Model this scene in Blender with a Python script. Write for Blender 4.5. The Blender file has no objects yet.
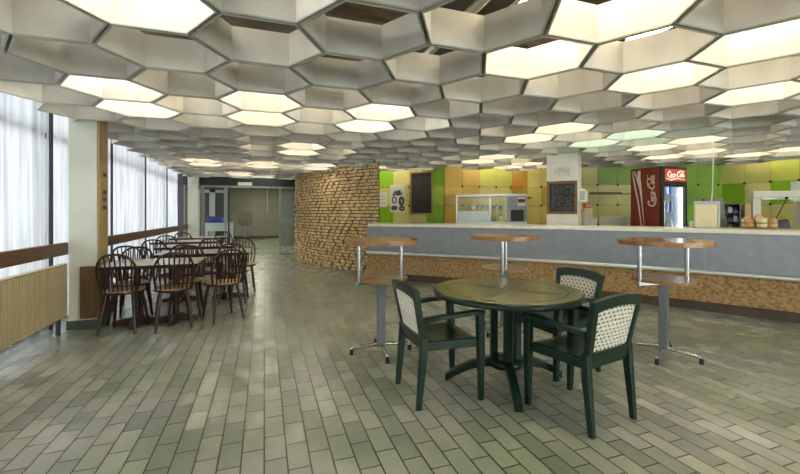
import bpy, math, random
from mathutils import Vector, Matrix
random.seed(7)
S = bpy.context.scene
C = S.collection
PI = math.pi

# ------------------------------------------------------------------ materials
def mat(name, col, rough=0.5, metal=0.0, spec=0.5, coat=0.0):
    m = bpy.data.materials.new(name); m.use_nodes = True
    b = m.node_tree.nodes['Principled BSDF']
    b.inputs['Base Color'].default_value = (*col, 1)
    b.inputs['Roughness'].default_value = rough
    b.inputs['Metallic'].default_value = metal
    b.inputs['Specular IOR Level'].default_value = spec
    b.inputs['Coat Weight'].default_value = coat
    return m

def nodes(m):
    nt = m.node_tree
    return nt, nt.nodes, nt.links, nt.nodes['Principled BSDF']

def noisy(name, c1, c2, scale=8.0, rough=0.5, metal=0.0, stretch=(1, 1, 1), detail=4, bump=0.0, lo=0.35, hi=0.65, spec=0.5, coord='Object'):
    m = mat(name, c1, rough, metal, spec)
    nt, N, L, b = nodes(m)
    tc = N.new('ShaderNodeTexCoord'); mp = N.new('ShaderNodeMapping'); nz = N.new('ShaderNodeTexNoise'); rp = N.new('ShaderNodeValToRGB')
    mp.inputs['Scale'].default_value = stretch
    nz.inputs['Scale'].default_value = scale; nz.inputs['Detail'].default_value = detail
    rp.color_ramp.elements[0].position = lo; rp.color_ramp.elements[1].position = hi
    rp.color_ramp.elements[0].color = (*c1, 1); rp.color_ramp.elements[1].color = (*c2, 1)
    L.new(tc.outputs[coord], mp.inputs[0]); L.new(mp.outputs[0], nz.inputs['Vector']); L.new(nz.outputs['Fac'], rp.inputs[0])
    L.new(rp.outputs[0], b.inputs['Base Color'])
    if bump:
        bp = N.new('ShaderNodeBump'); bp.inputs['Strength'].default_value = bump; bp.inputs['Distance'].default_value = 0.01
        L.new(nz.outputs['Fac'], bp.inputs['Height']); L.new(bp.outputs[0], b.inputs['Normal'])
    return m

def glow(name, col, strength):
    m = mat(name, col, 0.5)
    b = m.node_tree.nodes['Principled BSDF']
    b.inputs['Emission Color'].default_value = (*col, 1); b.inputs['Emission Strength'].default_value = strength
    return m

def glass(name, tint=(0.95, 0.98, 0.97), refl=0.08, rough=0.02):
    m = bpy.data.materials.new(name); m.use_nodes = True
    nt = m.node_tree; N = nt.nodes; L = nt.links
    N.remove(N['Principled BSDF']); out = N['Material Output']
    tr = N.new('ShaderNodeBsdfTransparent'); tr.inputs[0].default_value = (*tint, 1)
    gl = N.new('ShaderNodeBsdfGlossy'); gl.inputs['Roughness'].default_value = rough
    fr = N.new('ShaderNodeFresnel'); fr.inputs[0].default_value = 1.45
    mx = N.new('ShaderNodeMixShader')
    ge = N.new('ShaderNodeNewGeometry'); iv = N.new('ShaderNodeMath'); iv.operation = 'SUBTRACT'; iv.inputs[0].default_value = 1.0
    mu = N.new('ShaderNodeMath'); mu.operation = 'MULTIPLY'
    L.new(ge.outputs['Backfacing'], iv.inputs[1]); L.new(iv.outputs[0], mu.inputs[0]); L.new(fr.outputs[0], mu.inputs[1])
    L.new(mu.outputs[0], mx.inputs[0]); L.new(tr.outputs[0], mx.inputs[1]); L.new(gl.outputs[0], mx.inputs[2]); L.new(mx.outputs[0], out.inputs[0])
    return m

def floor_material():
    m = mat('quarry_tile', (0.2, 0.22, 0.17), 0.33)
    nt, N, L, b = nodes(m)
    tc = N.new('ShaderNodeTexCoord'); mp = N.new('ShaderNodeMapping'); mp.inputs['Rotation'].default_value = (0, 0, PI / 2)
    L.new(tc.outputs['Object'], mp.inputs[0])
    br = N.new('ShaderNodeTexBrick'); br.offset = 0.5; br.offset_frequency = 2; br.squash = 1.0
    br.inputs['Scale'].default_value = 1.0; br.inputs['Brick Width'].default_value = 0.228; br.inputs['Row Height'].default_value = 0.114
    br.inputs['Mortar Size'].default_value = 0.0046; br.inputs['Mortar Smooth'].default_value = 0.2; br.inputs['Bias'].default_value = 0.0
    br.inputs['Color1'].default_value = (0.250, 0.268, 0.235, 1); br.inputs['Color2'].default_value = (0.47, 0.465, 0.410, 1)
    br.inputs['Mortar'].default_value = (0.075, 0.052, 0.028, 1)
    L.new(mp.outputs[0], br.inputs['Vector'])
    # worn, mossy-green patches and warmer trodden areas
    n1 = N.new('ShaderNodeTexNoise'); n1.inputs['Scale'].default_value = 0.9; n1.inputs['Detail'].default_value = 3; n1.inputs['Roughness'].default_value = 0.5
    L.new(tc.outputs['Object'], n1.inputs['Vector'])
    r1 = N.new('ShaderNodeValToRGB'); r1.color_ramp.elements[0].position = 0.34; r1.color_ramp.elements[1].position = 0.62
    r1.color_ramp.elements[0].color = (0.66, 0.76, 0.58, 1); r1.color_ramp.elements[1].color = (1.0, 1.0, 1.0, 1)
    L.new(n1.outputs['Fac'], r1.inputs[0])
    mx = N.new('ShaderNodeMixRGB'); mx.blend_type = 'MULTIPLY'; mx.inputs[0].default_value = 1.0
    L.new(br.outputs['Color'], mx.inputs[1]); L.new(r1.outputs[0], mx.inputs[2])
    n2 = N.new('ShaderNodeTexNoise'); n2.inputs['Scale'].default_value = 45; n2.inputs['Detail'].default_value = 3
    L.new(tc.outputs['Object'], n2.inputs['Vector'])
    r2 = N.new('ShaderNodeValToRGB'); r2.color_ramp.elements[0].color = (0.85, 0.85, 0.85, 1); r2.color_ramp.elements[1].color = (1.08, 1.08, 1.08, 1)
    L.new(n2.outputs['Fac'], r2.inputs[0])
    m2 = N.new('ShaderNodeMixRGB'); m2.blend_type = 'MULTIPLY'; m2.inputs[0].default_value = 1.0
    L.new(mx.outputs[0], m2.inputs[1]); L.new(r2.outputs[0], m2.inputs[2]); L.new(m2.outputs[0], b.inputs['Base Color'])
    rr = N.new('ShaderNodeMapRange'); rr.inputs[1].default_value = 0.2; rr.inputs[2].default_value = 0.5; rr.inputs[3].default_value = 0.34; rr.inputs[4].default_value = 0.23
    sc_ = N.new('ShaderNodeSeparateColor'); L.new(br.outputs['Color'], sc_.inputs[0]); L.new(sc_.outputs[1], rr.inputs[0]); L.new(rr.outputs[0], b.inputs['Roughness'])
    iv = N.new('ShaderNodeMath'); iv.operation = 'SUBTRACT'; iv.inputs[0].default_value = 1.0; L.new(br.outputs['Fac'], iv.inputs[1])
    bp = N.new('ShaderNodeBump'); bp.inputs['Strength'].default_value = 0.35; bp.inputs['Distance'].default_value = 0.004
    L.new(iv.outputs[0], bp.inputs['Height']); L.new(bp.outputs[0], b.inputs['Normal'])
    return m

def curtain_material():
    m = bpy.data.materials.new('sheer_curtain'); m.use_nodes = True
    nt = m.node_tree; N = nt.nodes; L = nt.links
    N.remove(N['Principled BSDF']); out = N['Material Output']
    d = N.new('ShaderNodeBsdfDiffuse'); d.inputs[0].default_value = (0.82, 0.81, 0.82, 1)
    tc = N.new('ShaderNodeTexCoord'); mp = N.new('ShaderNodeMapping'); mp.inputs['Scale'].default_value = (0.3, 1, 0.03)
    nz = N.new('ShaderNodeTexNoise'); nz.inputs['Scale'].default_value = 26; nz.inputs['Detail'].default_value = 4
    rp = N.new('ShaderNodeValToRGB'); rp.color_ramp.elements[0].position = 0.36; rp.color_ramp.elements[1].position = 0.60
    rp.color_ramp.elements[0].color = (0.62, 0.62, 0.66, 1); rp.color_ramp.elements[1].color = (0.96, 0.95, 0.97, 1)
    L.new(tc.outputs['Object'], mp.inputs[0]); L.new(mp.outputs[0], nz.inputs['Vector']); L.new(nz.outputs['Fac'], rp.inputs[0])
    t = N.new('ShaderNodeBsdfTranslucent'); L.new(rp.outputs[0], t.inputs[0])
    p = N.new('ShaderNodeBsdfTransparent'); p.inputs[0].default_value = (1, 1, 1, 1)
    a = N.new('ShaderNodeMixShader'); a.inputs[0].default_value = 0.62
    c = N.new('ShaderNodeMixShader'); c.inputs[0].default_value = 0.16
    L.new(d.outputs[0], a.inputs[1]); L.new(t.outputs[0], a.inputs[2]); L.new(a.outputs[0], c.inputs[1]); L.new(p.outputs[0], c.inputs[2]); L.new(c.outputs[0], out.inputs[0])
    return m

def random_tint(name, cols, rough=0.8, scale=(1, 1, 1)):
    """colour per brick / flake: a voronoi cell pick"""
    m = mat(name, cols[0], rough)
    nt, N, L, b = nodes(m)
    tc = N.new('ShaderNodeTexCoord'); mp = N.new('ShaderNodeMapping'); mp.inputs['Scale'].default_value = scale
    v = N.new('ShaderNodeTexVoronoi'); rp = N.new('ShaderNodeValToRGB'); rp.color_ramp.interpolation = 'LINEAR'
    L.new(tc.outputs['Object'], mp.inputs[0]); L.new(mp.outputs[0], v.inputs['Vector'])
    sep = N.new('ShaderNodeSeparateColor'); L.new(v.outputs['Color'], sep.inputs[0]); L.new(sep.outputs[0], rp.inputs[0])
    e = rp.color_ramp.elements
    e[0].color = (*cols[0], 1); e[1].color = (*cols[-1], 1)
    for i, c in enumerate(cols[1:-1]):
        k = e.new((i + 1) / (len(cols) - 1)); k.color = (*c, 1)
    L.new(rp.outputs[0], b.inputs['Base Color'])
    return m

M = {}
M['floor'] = floor_material()
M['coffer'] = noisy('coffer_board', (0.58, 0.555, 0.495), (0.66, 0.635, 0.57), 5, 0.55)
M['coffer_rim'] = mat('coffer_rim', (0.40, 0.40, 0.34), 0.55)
M['void'] = noisy('void_timber', (0.035, 0.026, 0.017), (0.06, 0.045, 0.03), 3, 0.8)
M['joist'] = noisy('joist_timber', (0.07, 0.05, 0.03), (0.13, 0.095, 0.06), 4, 0.75, stretch=(1, 8, 8))
M['plaster'] = noisy('cream_paint', (0.66, 0.66, 0.56), (0.72, 0.72, 0.62), 3, 0.6)
M['white_paint'] = noisy('white_paint', (0.76, 0.74, 0.66), (0.82, 0.80, 0.73), 3, 0.55)
M['grey_wall'] = noisy('grey_wall', (0.30, 0.28, 0.235), (0.37, 0.35, 0.295), 2, 0.7)
M['dark_wall'] = mat('dark_wall', (0.035, 0.032, 0.03), 0.6)
M['frame_dark'] = mat('window_frame_dark', (0.045, 0.045, 0.055), 0.45)
M['frame_grey'] = mat('frame_grey', (0.42, 0.43, 0.43), 0.4, 0.4)
M['glass'] = glass('window_glass')
M['door_glass'] = glass('door_glass', (0.80, 0.84, 0.80))
M['case_glass'] = glass('case_glass', (0.93, 0.96, 0.95))
M['curtain'] = curtain_material()
M['rail_wood'] = noisy('rail_wood', (0.085, 0.042, 0.020), (0.15, 0.078, 0.036), 6, 0.42, stretch=(8, 0.8, 8))
M['board_brown'] = noisy('brown_board', (0.115, 0.062, 0.026), (0.17, 0.095, 0.042), 4, 0.5, stretch=(4, 4, 0.6))
M['board_tan'] = noisy('tan_board', (0.40, 0.27, 0.115), (0.50, 0.35, 0.16), 4, 0.45, stretch=(5, 5, 0.6))
M['plinth'] = noisy('green_plinth', (0.045, 0.062, 0.05), (0.075, 0.09, 0.07), 9, 0.35)
M['radiator'] = noisy('radiator_enamel', (0.52, 0.42, 0.25), (0.58, 0.475, 0.29), 3, 0.45)
M['steel'] = noisy('galvanised_panel', (0.25, 0.27, 0.285), (0.30, 0.32, 0.335), 9, 0.36, 0.55, lo=0.3, hi=0.7)
M['lip'] = mat('aluminium_lip', (0.72, 0.72, 0.69), 0.3, 0.6)
M['chrome'] = mat('chrome', (0.48, 0.49, 0.50), 0.25, 0.95)
M['column_grey'] = mat('grey_steel_post', (0.22, 0.23, 0.24), 0.4, 0.7)
M['chip'] = noisy('flake_panel', (0.19, 0.10, 0.034), (0.45, 0.29, 0.115), 26, 0.55, stretch=(1, 1, 1.3), detail=6, lo=0.34, hi=0.66)
M['kick'] = noisy('brown_kick', (0.055, 0.033, 0.018), (0.085, 0.052, 0.03), 5, 0.3)
M['worktop'] = noisy('pale_marble_top', (0.84, 0.78, 0.62), (0.90, 0.86, 0.73), 10, 0.28)
M['top_wood'] = noisy('teak_laminate', (0.25, 0.115, 0.04), (0.37, 0.18, 0.066), 5, 0.22, stretch=(1.2, 9, 9))
M['edge_wood'] = noisy('edge_wood', (0.22, 0.105, 0.04), (0.30, 0.15, 0.06), 8, 0.4)
M['bench_top'] = noisy('beige_laminate', (0.66, 0.58, 0.48), (0.74, 0.66, 0.56), 6, 0.25)
M['mahogany'] = noisy('dark_mahogany', (0.024, 0.008, 0.006), (0.042, 0.014, 0.009), 12, 0.28)
M['seat_tan'] = noisy('tan_seat', (0.37, 0.215, 0.09), (0.47, 0.29, 0.13), 9, 0.4)
M['foot_wood'] = noisy('foot_wood', (0.05, 0.024, 0.016), (0.10, 0.055, 0.035), 9, 0.4)
M['green_plastic'] = noisy('green_plastic', (0.006, 0.021, 0.013), (0.009, 0.027, 0.017), 6, 0.28, spec=0.35)
M['green_top'] = noisy('green_table_top', (0.125, 0.125, 0.045), (0.16, 0.16, 0.062), 4, 0.26)
M['groove'] = mat('groove', (0.03, 0.045, 0.02), 0.5)
M['cream_plastic'] = mat('cream_plastic', (0.72, 0.69, 0.60), 0.4)
M['black'] = mat('black_plastic', (0.012, 0.012, 0.013), 0.4)
M['brick'] = random_tint('stock_brick', [(0.50, 0.31, 0.10), (0.80, 0.56, 0.24), (0.92, 0.76, 0.46), (0.24, 0.13, 0.045), (0.84, 0.62, 0.30)], 0.85, (10, 10, 13.3))
M['mortar'] = mat('dark_mortar', (0.05, 0.036, 0.02), 0.9)
P_COL = {'G': (0.27, 0.52, 0.025), 'Y': (0.74, 0.68, 0.26), 'L': (0.63, 0.66, 0.14), 'O': (0.66, 0.46, 0.11), 'A': (0.64, 0.36, 0.06), 'D': (0.20, 0.36, 0.035), 'V': (0.66, 0.62, 0.22), 'W': (0.40, 0.58, 0.05)}
for k, c in P_COL.items():
    M['p' + k] = noisy('wall_panel_' + k, c, tuple(min(1, x * 1.12) for x in c), 3, 0.4)
M['joint'] = mat('panel_joint', (0.16, 0.13, 0.05), 0.6)
M['slate'] = noisy('chalkboard', (0.018, 0.020, 0.021), (0.035, 0.038, 0.038), 5, 0.6)
M['chalk'] = mat('chalk', (0.17, 0.18, 0.17), 0.9)
M['pine'] = noisy('pine_frame', (0.42, 0.25, 0.08), (0.52, 0.32, 0.12), 9, 0.5)
M['walnut'] = noisy('walnut_frame', (0.17, 0.085, 0.03), (0.23, 0.12, 0.045), 9, 0.5)
M['paper'] = mat('paper', (0.82, 0.81, 0.76), 0.8)
M['cream_paper'] = mat('cream_paper', (0.78, 0.66, 0.42), 0.8)
M['ink'] = mat('ink', (0.10, 0.10, 0.11), 0.8)
M['ink_soft'] = mat('pencil', (0.48, 0.48, 0.50), 0.8)
M['red'] = mat('red_enamel', (0.215, 0.026, 0.012), 0.4)
M['red_lit'] = glow('red_header', (0.50, 0.05, 0.03), 0.22)
M['white_logo'] = mat('logo_white', (0.86, 0.80, 0.70), 0.5)
M['white_lit'] = glow('logo_lit', (0.95, 0.85, 0.8), 0.5)
M['fridge_white'] = mat('fridge_liner', (0.82, 0.85, 0.88), 0.4)
M['tube_fridge'] = glow('fridge_tube', (0.85, 0.93, 1.0), 8)
M['blue'] = mat('blue_plastic', (0.03, 0.035, 0.30), 0.5)
M['bluish'] = mat('pale_post', (0.30, 0.31, 0.31), 0.4)
M['frost'] = mat('frosted_panel', (0.40, 0.42, 0.40), 0.5)
M['orange'] = mat('orange_box', (0.70, 0.25, 0.03), 0.5)
M['bread'] = noisy('bread', (0.52, 0.28, 0.09), (0.72, 0.50, 0.24), 14, 0.7, coord='Object')
M['pale_bread'] = noisy('pale_bread', (0.74, 0.62, 0.36), (0.84, 0.76, 0.54), 14, 0.7)
M['salad'] = mat('salad', (0.20, 0.33, 0.04), 0.5)
M['ham'] = mat('ham', (0.50, 0.16, 0.12), 0.5)
M['drinks'] = [mat('drink_red', (0.4, 0.03, 0.02), 0.3), mat('drink_blue', (0.10, 0.14, 0.50), 0.3), mat('drink_green', (0.05, 0.26, 0.07), 0.3), mat('drink_amber', (0.05, 0.03, 0.02), 0.3), mat('drink_clear', (0.55, 0.62, 0.68), 0.2)]
M['terrace'] = noisy('terrace', (0.50, 0.50, 0.48), (0.6, 0.6, 0.58), 2, 0.8)
M['till_grey'] = mat('till_grey', (0.16, 0.165, 0.16), 0.65)
M['brass'] = mat('brass_plate', (0.30, 0.19, 0.07), 0.35, 0.6)
M['lamp_warm'] = glow('tube_warm', (1.0, 0.88, 0.68), 33)
M['lamp_cool'] = glow('tube_cool', (1.0, 0.97, 0.86), 33)
M['lamp_green'] = glow('tube_green', (0.80, 1.0, 0.82), 22)
M['dim_panel'] = mat('dim_panel', (0.13, 0.115, 0.09), 0.6)
M['lamp_pass_fill'] = glow('passage_fill_glow', (1.0, 0.93, 0.78), 50)  # glow for the added passage fill
M['lamp_wall_fill'] = glow('tube_wall_fill', (1.0, 0.9, 0.72), 17)  # glow for the strips added over the bar wall
M['lamp_body'] = mat('lamp_housing', (0.7, 0.7, 0.68), 0.5)
M['pipe'] = mat('service_pipe', (0.42, 0.40, 0.34), 0.5, 0.2)

# ------------------------------------------------------------------ mesh builder
class MB:
    def __init__(s):
        s.v = []; s.f = []; s.m = []; s.sm = []
    def add(s, vs, fs, mi=0, smooth=False):
        b = len(s.v); s.v += [tuple(v) for v in vs]
        for f in fs:
            s.f.append([b + i for i in f]); s.m.append(mi); s.sm.append(smooth)
        return s
    def box(s, lo, hi, mi=0, mx=None):
        x0, y0, z0 = lo; x1, y1, z1 = hi
        vs = [(x0, y0, z0), (x1, y0, z0), (x1, y1, z0), (x0, y1, z0), (x0, y0, z1), (x1, y0, z1), (x1, y1, z1), (x0, y1, z1)]
        if mx is not None: vs = [mx @ Vector(v) for v in vs]
        return s.add(vs, [(0, 3, 2, 1), (4, 5, 6, 7), (0, 1, 5, 4), (1, 2, 6, 5), (2, 3, 7, 6), (3, 0, 4, 7)], mi)
    def loft(s, rings, mi=0, smooth=False, cap=True, closed=False):
        n = len(rings[0]); vs = [p for r in rings for p in r]; fs = []
        R = len(rings)
        for k in range(R if closed else R - 1):
            a = k * n; b = ((k + 1) % R) * n
            for i in range(n):
                j = (i + 1) % n
                fs.append((a + i, a + j, b + j, b + i))
        base = len(s.v)
        s.add(vs, fs, mi, smooth)
        if cap and not closed:
            s.add(rings[0], [tuple(range(n))[::-1]], mi, False); s.add(rings[-1], [tuple(range(n))], mi, False)
        return s
    def tube(s, pts, r, n=8, mi=0, closed=False, smooth=True):
        pts = [Vector(p) for p in pts]; rings = []; up = None
        K = len(pts)
        for k, p in enumerate(pts):
            if closed: d = pts[(k + 1) % K] - pts[k - 1]
            else: d = pts[min(k + 1, K - 1)] - pts[max(k - 1, 0)]
            d.normalize()
            if up is None:
                up = Vector((0, 0, 1)) if abs(d.z) < 0.9 else Vector((1, 0, 0))
            a = d.cross(up).normalized(); b = a.cross(d).normalized(); up = b
            rr = r[k] if isinstance(r, (list, tuple)) else r
            rings.append([p + a * (rr * math.cos(2 * PI * i / n)) + b * (rr * math.sin(2 * PI * i / n)) for i in range(n)])
        return s.loft(rings, mi, smooth, True, closed)
    def lathe(s, prof, n=24, mi=0, c=(0, 0, 0), smooth=True, sx=1, sy=1):
        rings = [[(c[0] + sx * r * math.cos(2 * PI * i / n), c[1] + sy * r * math.sin(2 * PI * i / n), c[2] + z) for i in range(n)] for r, z in prof]
        return s.loft(rings, mi, smooth)
    def cyl(s, c, r, z0, z1, n=24, mi=0, top=None):
        ring = lambda z: [(c[0] + r * math.cos(2 * PI * i / n), c[1] + r * math.sin(2 * PI * i / n), z) for i in range(n)]
        a, b = ring(z0), ring(z1)
        s.add(a + b, [(i, (i + 1) % n, n + (i + 1) % n, n + i) for i in range(n)], mi, True)
        s.add(a, [tuple(range(n))[::-1]], mi); s.add(b, [tuple(range(n))], mi if top is None else top)
        return s
    def vbeam(s, secs, mi=0):
        return s.loft([[(x - w / 2, y - d / 2, z), (x + w / 2, y - d / 2, z), (x + w / 2, y + d / 2, z), (x - w / 2, y + d / 2, z)] for x, y, z, w, d in secs], mi)
    def stroke(s, pts, w, o, ex, ez, en, th=0.002, mi=0):
        """flat ribbon of width w along 2-D points, in the plane o + x*ex + z*ez, thickness along en"""
        P = [Vector((p[0], p[1])) for p in pts]
        L = []; R = []
        for k in range(len(P)):
            d = P[min(k + 1, len(P) - 1)] - P[max(k - 1, 0)]
            if d.length < 1e-9: d = Vector((1, 0))
            d.normalize(); nn = Vector((-d.y, d.x)) * (w / 2 if not isinstance(w, (list, tuple)) else w[k] / 2)
            L.append(P[k] + nn); R.append(P[k] - nn)
        to = lambda q, h: tuple(o + ex * q.x + ez * q.y + en * h)
        rings = [[to(L[k], 0), to(R[k], 0), to(R[k], th), to(L[k], th)] for k in range(len(P))]
        return s.loft(rings, mi)
    def build(s, name, mats, parent=None, bevel=0.0, loc=None, rot=None, solid=0.0, sub=0, segs=2):
        me = bpy.data.meshes.new(name)
        me.from_pydata(s.v, [], s.f); me.update()
        if not isinstance(mats, (list, tuple)): mats = [mats]
        for m in mats: me.materials.append(m)
        for i, p in enumerate(me.polygons):
            p.material_index = s.m[i]; p.use_smooth = s.sm[i]
        o = bpy.data.objects.new(name, me); C.objects.link(o)
        if parent is not None: o.parent = parent
        if loc is not None: o.location = loc
        if rot is not None: o.rotation_euler = (0, 0, rot)
        if solid:
            md = o.modifiers.new('solid', 'SOLIDIFY'); md.thickness = solid; md.offset = 0
        if bevel:
            md = o.modifiers.new('bevel', 'BEVEL'); md.width = bevel; md.segments = segs; md.limit_method = 'ANGLE'; md.angle_limit = math.radians(50)
        if sub:
            md = o.modifiers.new('sub', 'SUBSURF'); md.levels = sub; md.render_levels = sub
        return o

def B(lo, hi, mi=0): return MB().box(lo, hi, mi)

def thing(name, label, cat, loc=(0, 0, 0), rot=0.0, group=None):
    o = bpy.data.objects.new(name, None); C.objects.link(o)
    o.empty_display_size = 0.1
    o.location = loc; o.rotation_euler = (0, 0, rot); o['label'] = label; o['category'] = cat
    if group: o['group'] = group
    return o

def tag(o, label, cat, group=None):
    o['label'] = label; o['category'] = cat
    if group: o['group'] = group
    return o

def struct(o, label=None):
    o['kind'] = 'structure'
    if label: o['label'] = label
    return o

def dup(root, loc, rot, label=None, group=None):
    r = root.copy(); C.objects.link(r); r.location = loc; r.rotation_euler = (0, 0, rot)
    if label: r['label'] = label
    if group: r['group'] = group
    for ch in list(root.children):
        c = ch.copy(); C.objects.link(c); c.parent = r
        for g in ch.children:
            d = g.copy(); C.objects.link(d); d.parent = c
    return r

# ------------------------------------------------------------------ camera
EYE = 1.30; YAW = math.radians(19.12)
cam = bpy.data.cameras.new('camera'); co = bpy.data.objects.new('camera', cam); C.objects.link(co)
co.location = (0, 0, EYE); co.rotation_euler = (PI / 2, 0, -YAW)
cam.sensor_width = 36; cam.lens = 17.62; cam.shift_y = -0.0303; cam.clip_start = 0.05; cam.clip_end = 200
S.camera = co
cs, sn = math.cos(YAW), math.sin(YAW)
F = 391.6
def ray(px):                       # plan direction of a picture column, per metre of depth
    u = (px - 400) / F
    return Vector((u * cs + sn, cs - u * sn))
def hit(P, Q, px):                 # where that column meets the plan line P-Q
    r = ray(px); P = Vector(P); Q = Vector(Q); d = Q - P
    den = r.x * d.y - r.y * d.x
    t = (P.x * d.y - P.y * d.x) / den
    return r * t, t
def at(px, t): return ray(px) * t
def zat(py, t): return EYE - (py - 212.8) * t / F

# ------------------------------------------------------------------ setting: floor, walls
CEIL = 2.31; CELL_H = 0.23; SLAB = 3.05
struct(B((-2.7, -4.5, -0.12), (11.6, 22.0, 0.0)).build('floor', M['floor']))
struct(B((-30, -20, -0.3), (-2.72, 40, -0.16)).build('ground', M['terrace']))
mb = MB()
mb.box((-2.7, -4.6, 0), (11.6, -4.4, 0.5)); mb.box((-2.7, -4.6, 2.6), (11.6, -4.4, SLAB)); mb.box((-2.7, -4.6, 0.5), (2.3, -4.4, 2.6)); mb.box((10.5, -4.6, 0.5), (11.6, -4.4, 2.6))
struct(mb.build('wall_rear', M['plaster']))
mb = MB()
for k in range(8):
    x = 2.3 + k * 8.2 / 7
    mb.box((x - 0.03 if k else x, -4.53, 0.5), (x + 0.03 if k < 7 else x, -4.47, 2.6))
mb.box((2.3, -4.53, 0.5), (10.5, -4.47, 0.56)); mb.box((2.3, -4.53, 2.54), (10.5, -4.47, 2.6))
rw = struct(mb.build('window_30', M['frame_dark']))  # unseen rear window, added to let fill light into the room
B((2.33, -4.505, 0.56), (10.47, -4.495, 2.54)).build('pane', M['glass'], rw)
struct(B((11.4, -4.4, 0), (11.6, 22.0, SLAB)).build('wall_right', M['plaster']))
struct(B((-2.7, 21.1, 0), (11.4, 21.3, SLAB)).build('wall_back', M['grey_wall']))
struct(B((-2.7, 21.06, 0), (11.4, 21.1, 0.12)).build('baseboard_back', M['plinth']))
# passage beyond the glass doors
struct(B((2.0, 12.8, 0), (2.2, 21.1, SLAB)).build('wall_passage', M['grey_wall']))
struct(B((-2.7, 12.79, 2.62), (2.2, 21.1, 2.72)).build('ceiling_passage', M['grey_wall']))

# window wall
MUL = [-3.76, -1.93, -0.10, 1.74, 3.57, 5.40, 7.24, 9.08, 10.91, 12.74]
wn = 0
for k in range(len(MUL) - 1):
    y0, y1 = MUL[k], MUL[k + 1]
    wn += 1
    f = MB()
    f.box((-2.255, y0 - 0.030, 0), (-2.238, y0 + 0.030, SLAB))
    f.box((-2.42, y0 + 0.035, 2.16), (-2.37, y1 - 0.035, 2.22))
    f.box((-2.42, y0 + 0.035, 0), (-2.35, y1 - 0.035, 0.05))
    f.box((-2.42, y0 + 0.035, SLAB - 0.06), (-2.35, y1 - 0.035, SLAB))
    f.box((-2.42, y0 - 0.03, 0), (-2.36, y0 + 0.03, SLAB))
    w = struct(f.build('window_%d' % wn, M['frame_dark']))
    B((-2.395, y0 + 0.03, 0.05), (-2.385, y1 - 0.03, SLAB - 0.06)).build('pane', M['glass'], w)
struct(B((-2.42, 12.74 - 0.035, 0), (-2.20, 12.74 + 0.035, SLAB)).build('trim_1', M['frame_dark']))
struct(B((-2.7, 14.6, 0), (-2.5, 21.1, SLAB)).build('wall_left', M['grey_wall']))
struct(B((-2.7, -4.4, 0), (-2.4, -3.76, SLAB)).build('wall_corner_left', M['plaster']))

# pillars
def pillar(x0, x1, y0, y1, name, m):
    o = struct(B((x0, y0, 0), (x1, y1, SLAB)).build(name, m, bevel=0.006))
    struct(B((x0 - 0.015, y0 - 0.015, 0), (x1 + 0.015, y1 + 0.015, 0.10)).build('plinth', M['plinth'], o))
    return o
pillar(-2.05, -1.785, 5.30, 5.57, 'pillar', M['plaster'])
pillar(-2.05, -1.785, 12.45, 12.70, 'pillar.001', M['plaster'])

# curtains: gathered sheers, one per bay
def curtain(y0, y1, label, seed):
    rnd = random.Random(seed)
    n = int((y1 - y0) / 0.018); mb = MB(); ph = rnd.random() * 6
    cols = []
    for i in range(n + 1):
        y = y0 + (y1 - y0) * i / n
        a = 0.020 * math.sin(y * 52 + ph + 1.2 * math.sin(y * 7 + ph)) + 0.013 * math.sin(y * 23 + 2 * ph)
        cols.append((y, a))
    zs = [0.03, 0.8, 1.6, 2.3, 3.0]
    vs = []; fs = []
    for j, z in enumerate(zs):
        k = 1.15 - 0.12 * j
        for y, a in cols: vs.append((-2.305 + a * k + 0.004 * math.sin(3 * z + y), y, z))
    for j in range(len(zs) - 1):
        for i in range(n):
            fs.append((j * (n + 1) + i, j * (n + 1) + i + 1, (j + 1) * (n + 1) + i + 1, (j + 1) * (n + 1) + i))
    mb.add(vs, fs, 0, True)
    t = thing('curtain', label, 'curtain', (0, 0, 0), 0, 'sheer curtains along the window wall')
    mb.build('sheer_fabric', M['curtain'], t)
    MB().tube([(-2.305, y0, 3.012), (-2.305, y1, 3.012)], 0.012, 8).build('curtain_rod', M['frame_grey'], t)
curtain(1.745, 3.565, 'white sheer curtain in the bay nearest the camera, beside the radiator', 1)
curtain(3.575, 5.395, 'white sheer curtain above the ribbed radiator, before the near pillar', 2)
curtain(5.405, 7.235, 'white sheer curtain partly hidden behind the near cream pillar', 3)
curtain(7.245, 9.075, 'white sheer curtain, first full one past the near pillar', 4)
curtain(9.085, 10.905, 'white sheer curtain, second full one past the near pillar', 5)
curtain(10.915, 12.45, 'white sheer curtain ending at the far pillar', 6)

# wooden rails in front of the windows
def rail(y0, y1, label):
    t = thing('window_rail', label, 'rail', (0, y0, 0), 0, 'wooden guard rails along the windows')
    B((-2.085, 0, 0.840), (-2.04, y1 - y0, 0.975)).build('rail_board', M['rail_wood'], t, bevel=0.006)
    for my in MUL:
        if y0 < my < y1:
            B((-2.237, my - y0 - 0.012, 0.88), (-2.086, my - y0 + 0.012, 0.93)).build('bracket', M['frame_dark'], t)
rail(0.2, 5.28, 'dark wooden guard rail over the radiator, ending at the near pillar')
rail(5.59, 12.43, 'dark wooden guard rail behind the dining tables, between the pillars')

# ribbed radiator
t = thing('radiator', 'long beige ribbed radiator low in front of the window', 'radiator', (-2.05, 1.2, 0.0))
mb = MB()
mb.box((-0.04, 0, 0.165), (0.0, 4.07, 0.735))
for i in range(95):
    y = 0.015 + i * 0.0427
    mb.box((0.0, y, 0.18), (0.009, y + 0.026, 0.72))
mb.build('ribbed_panel', M['radiator'], t)
B((-0.05, -0.01, 0.736), (0.012, 4.08, 0.744)).build('top_grille', M['radiator'], t)
for y in (0.6, 2.3, 3.9):
    B((-0.035, y, 0), (-0.005, y + 0.04, 0.164)).build('foot', M['frame_dark'], t)

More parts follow.
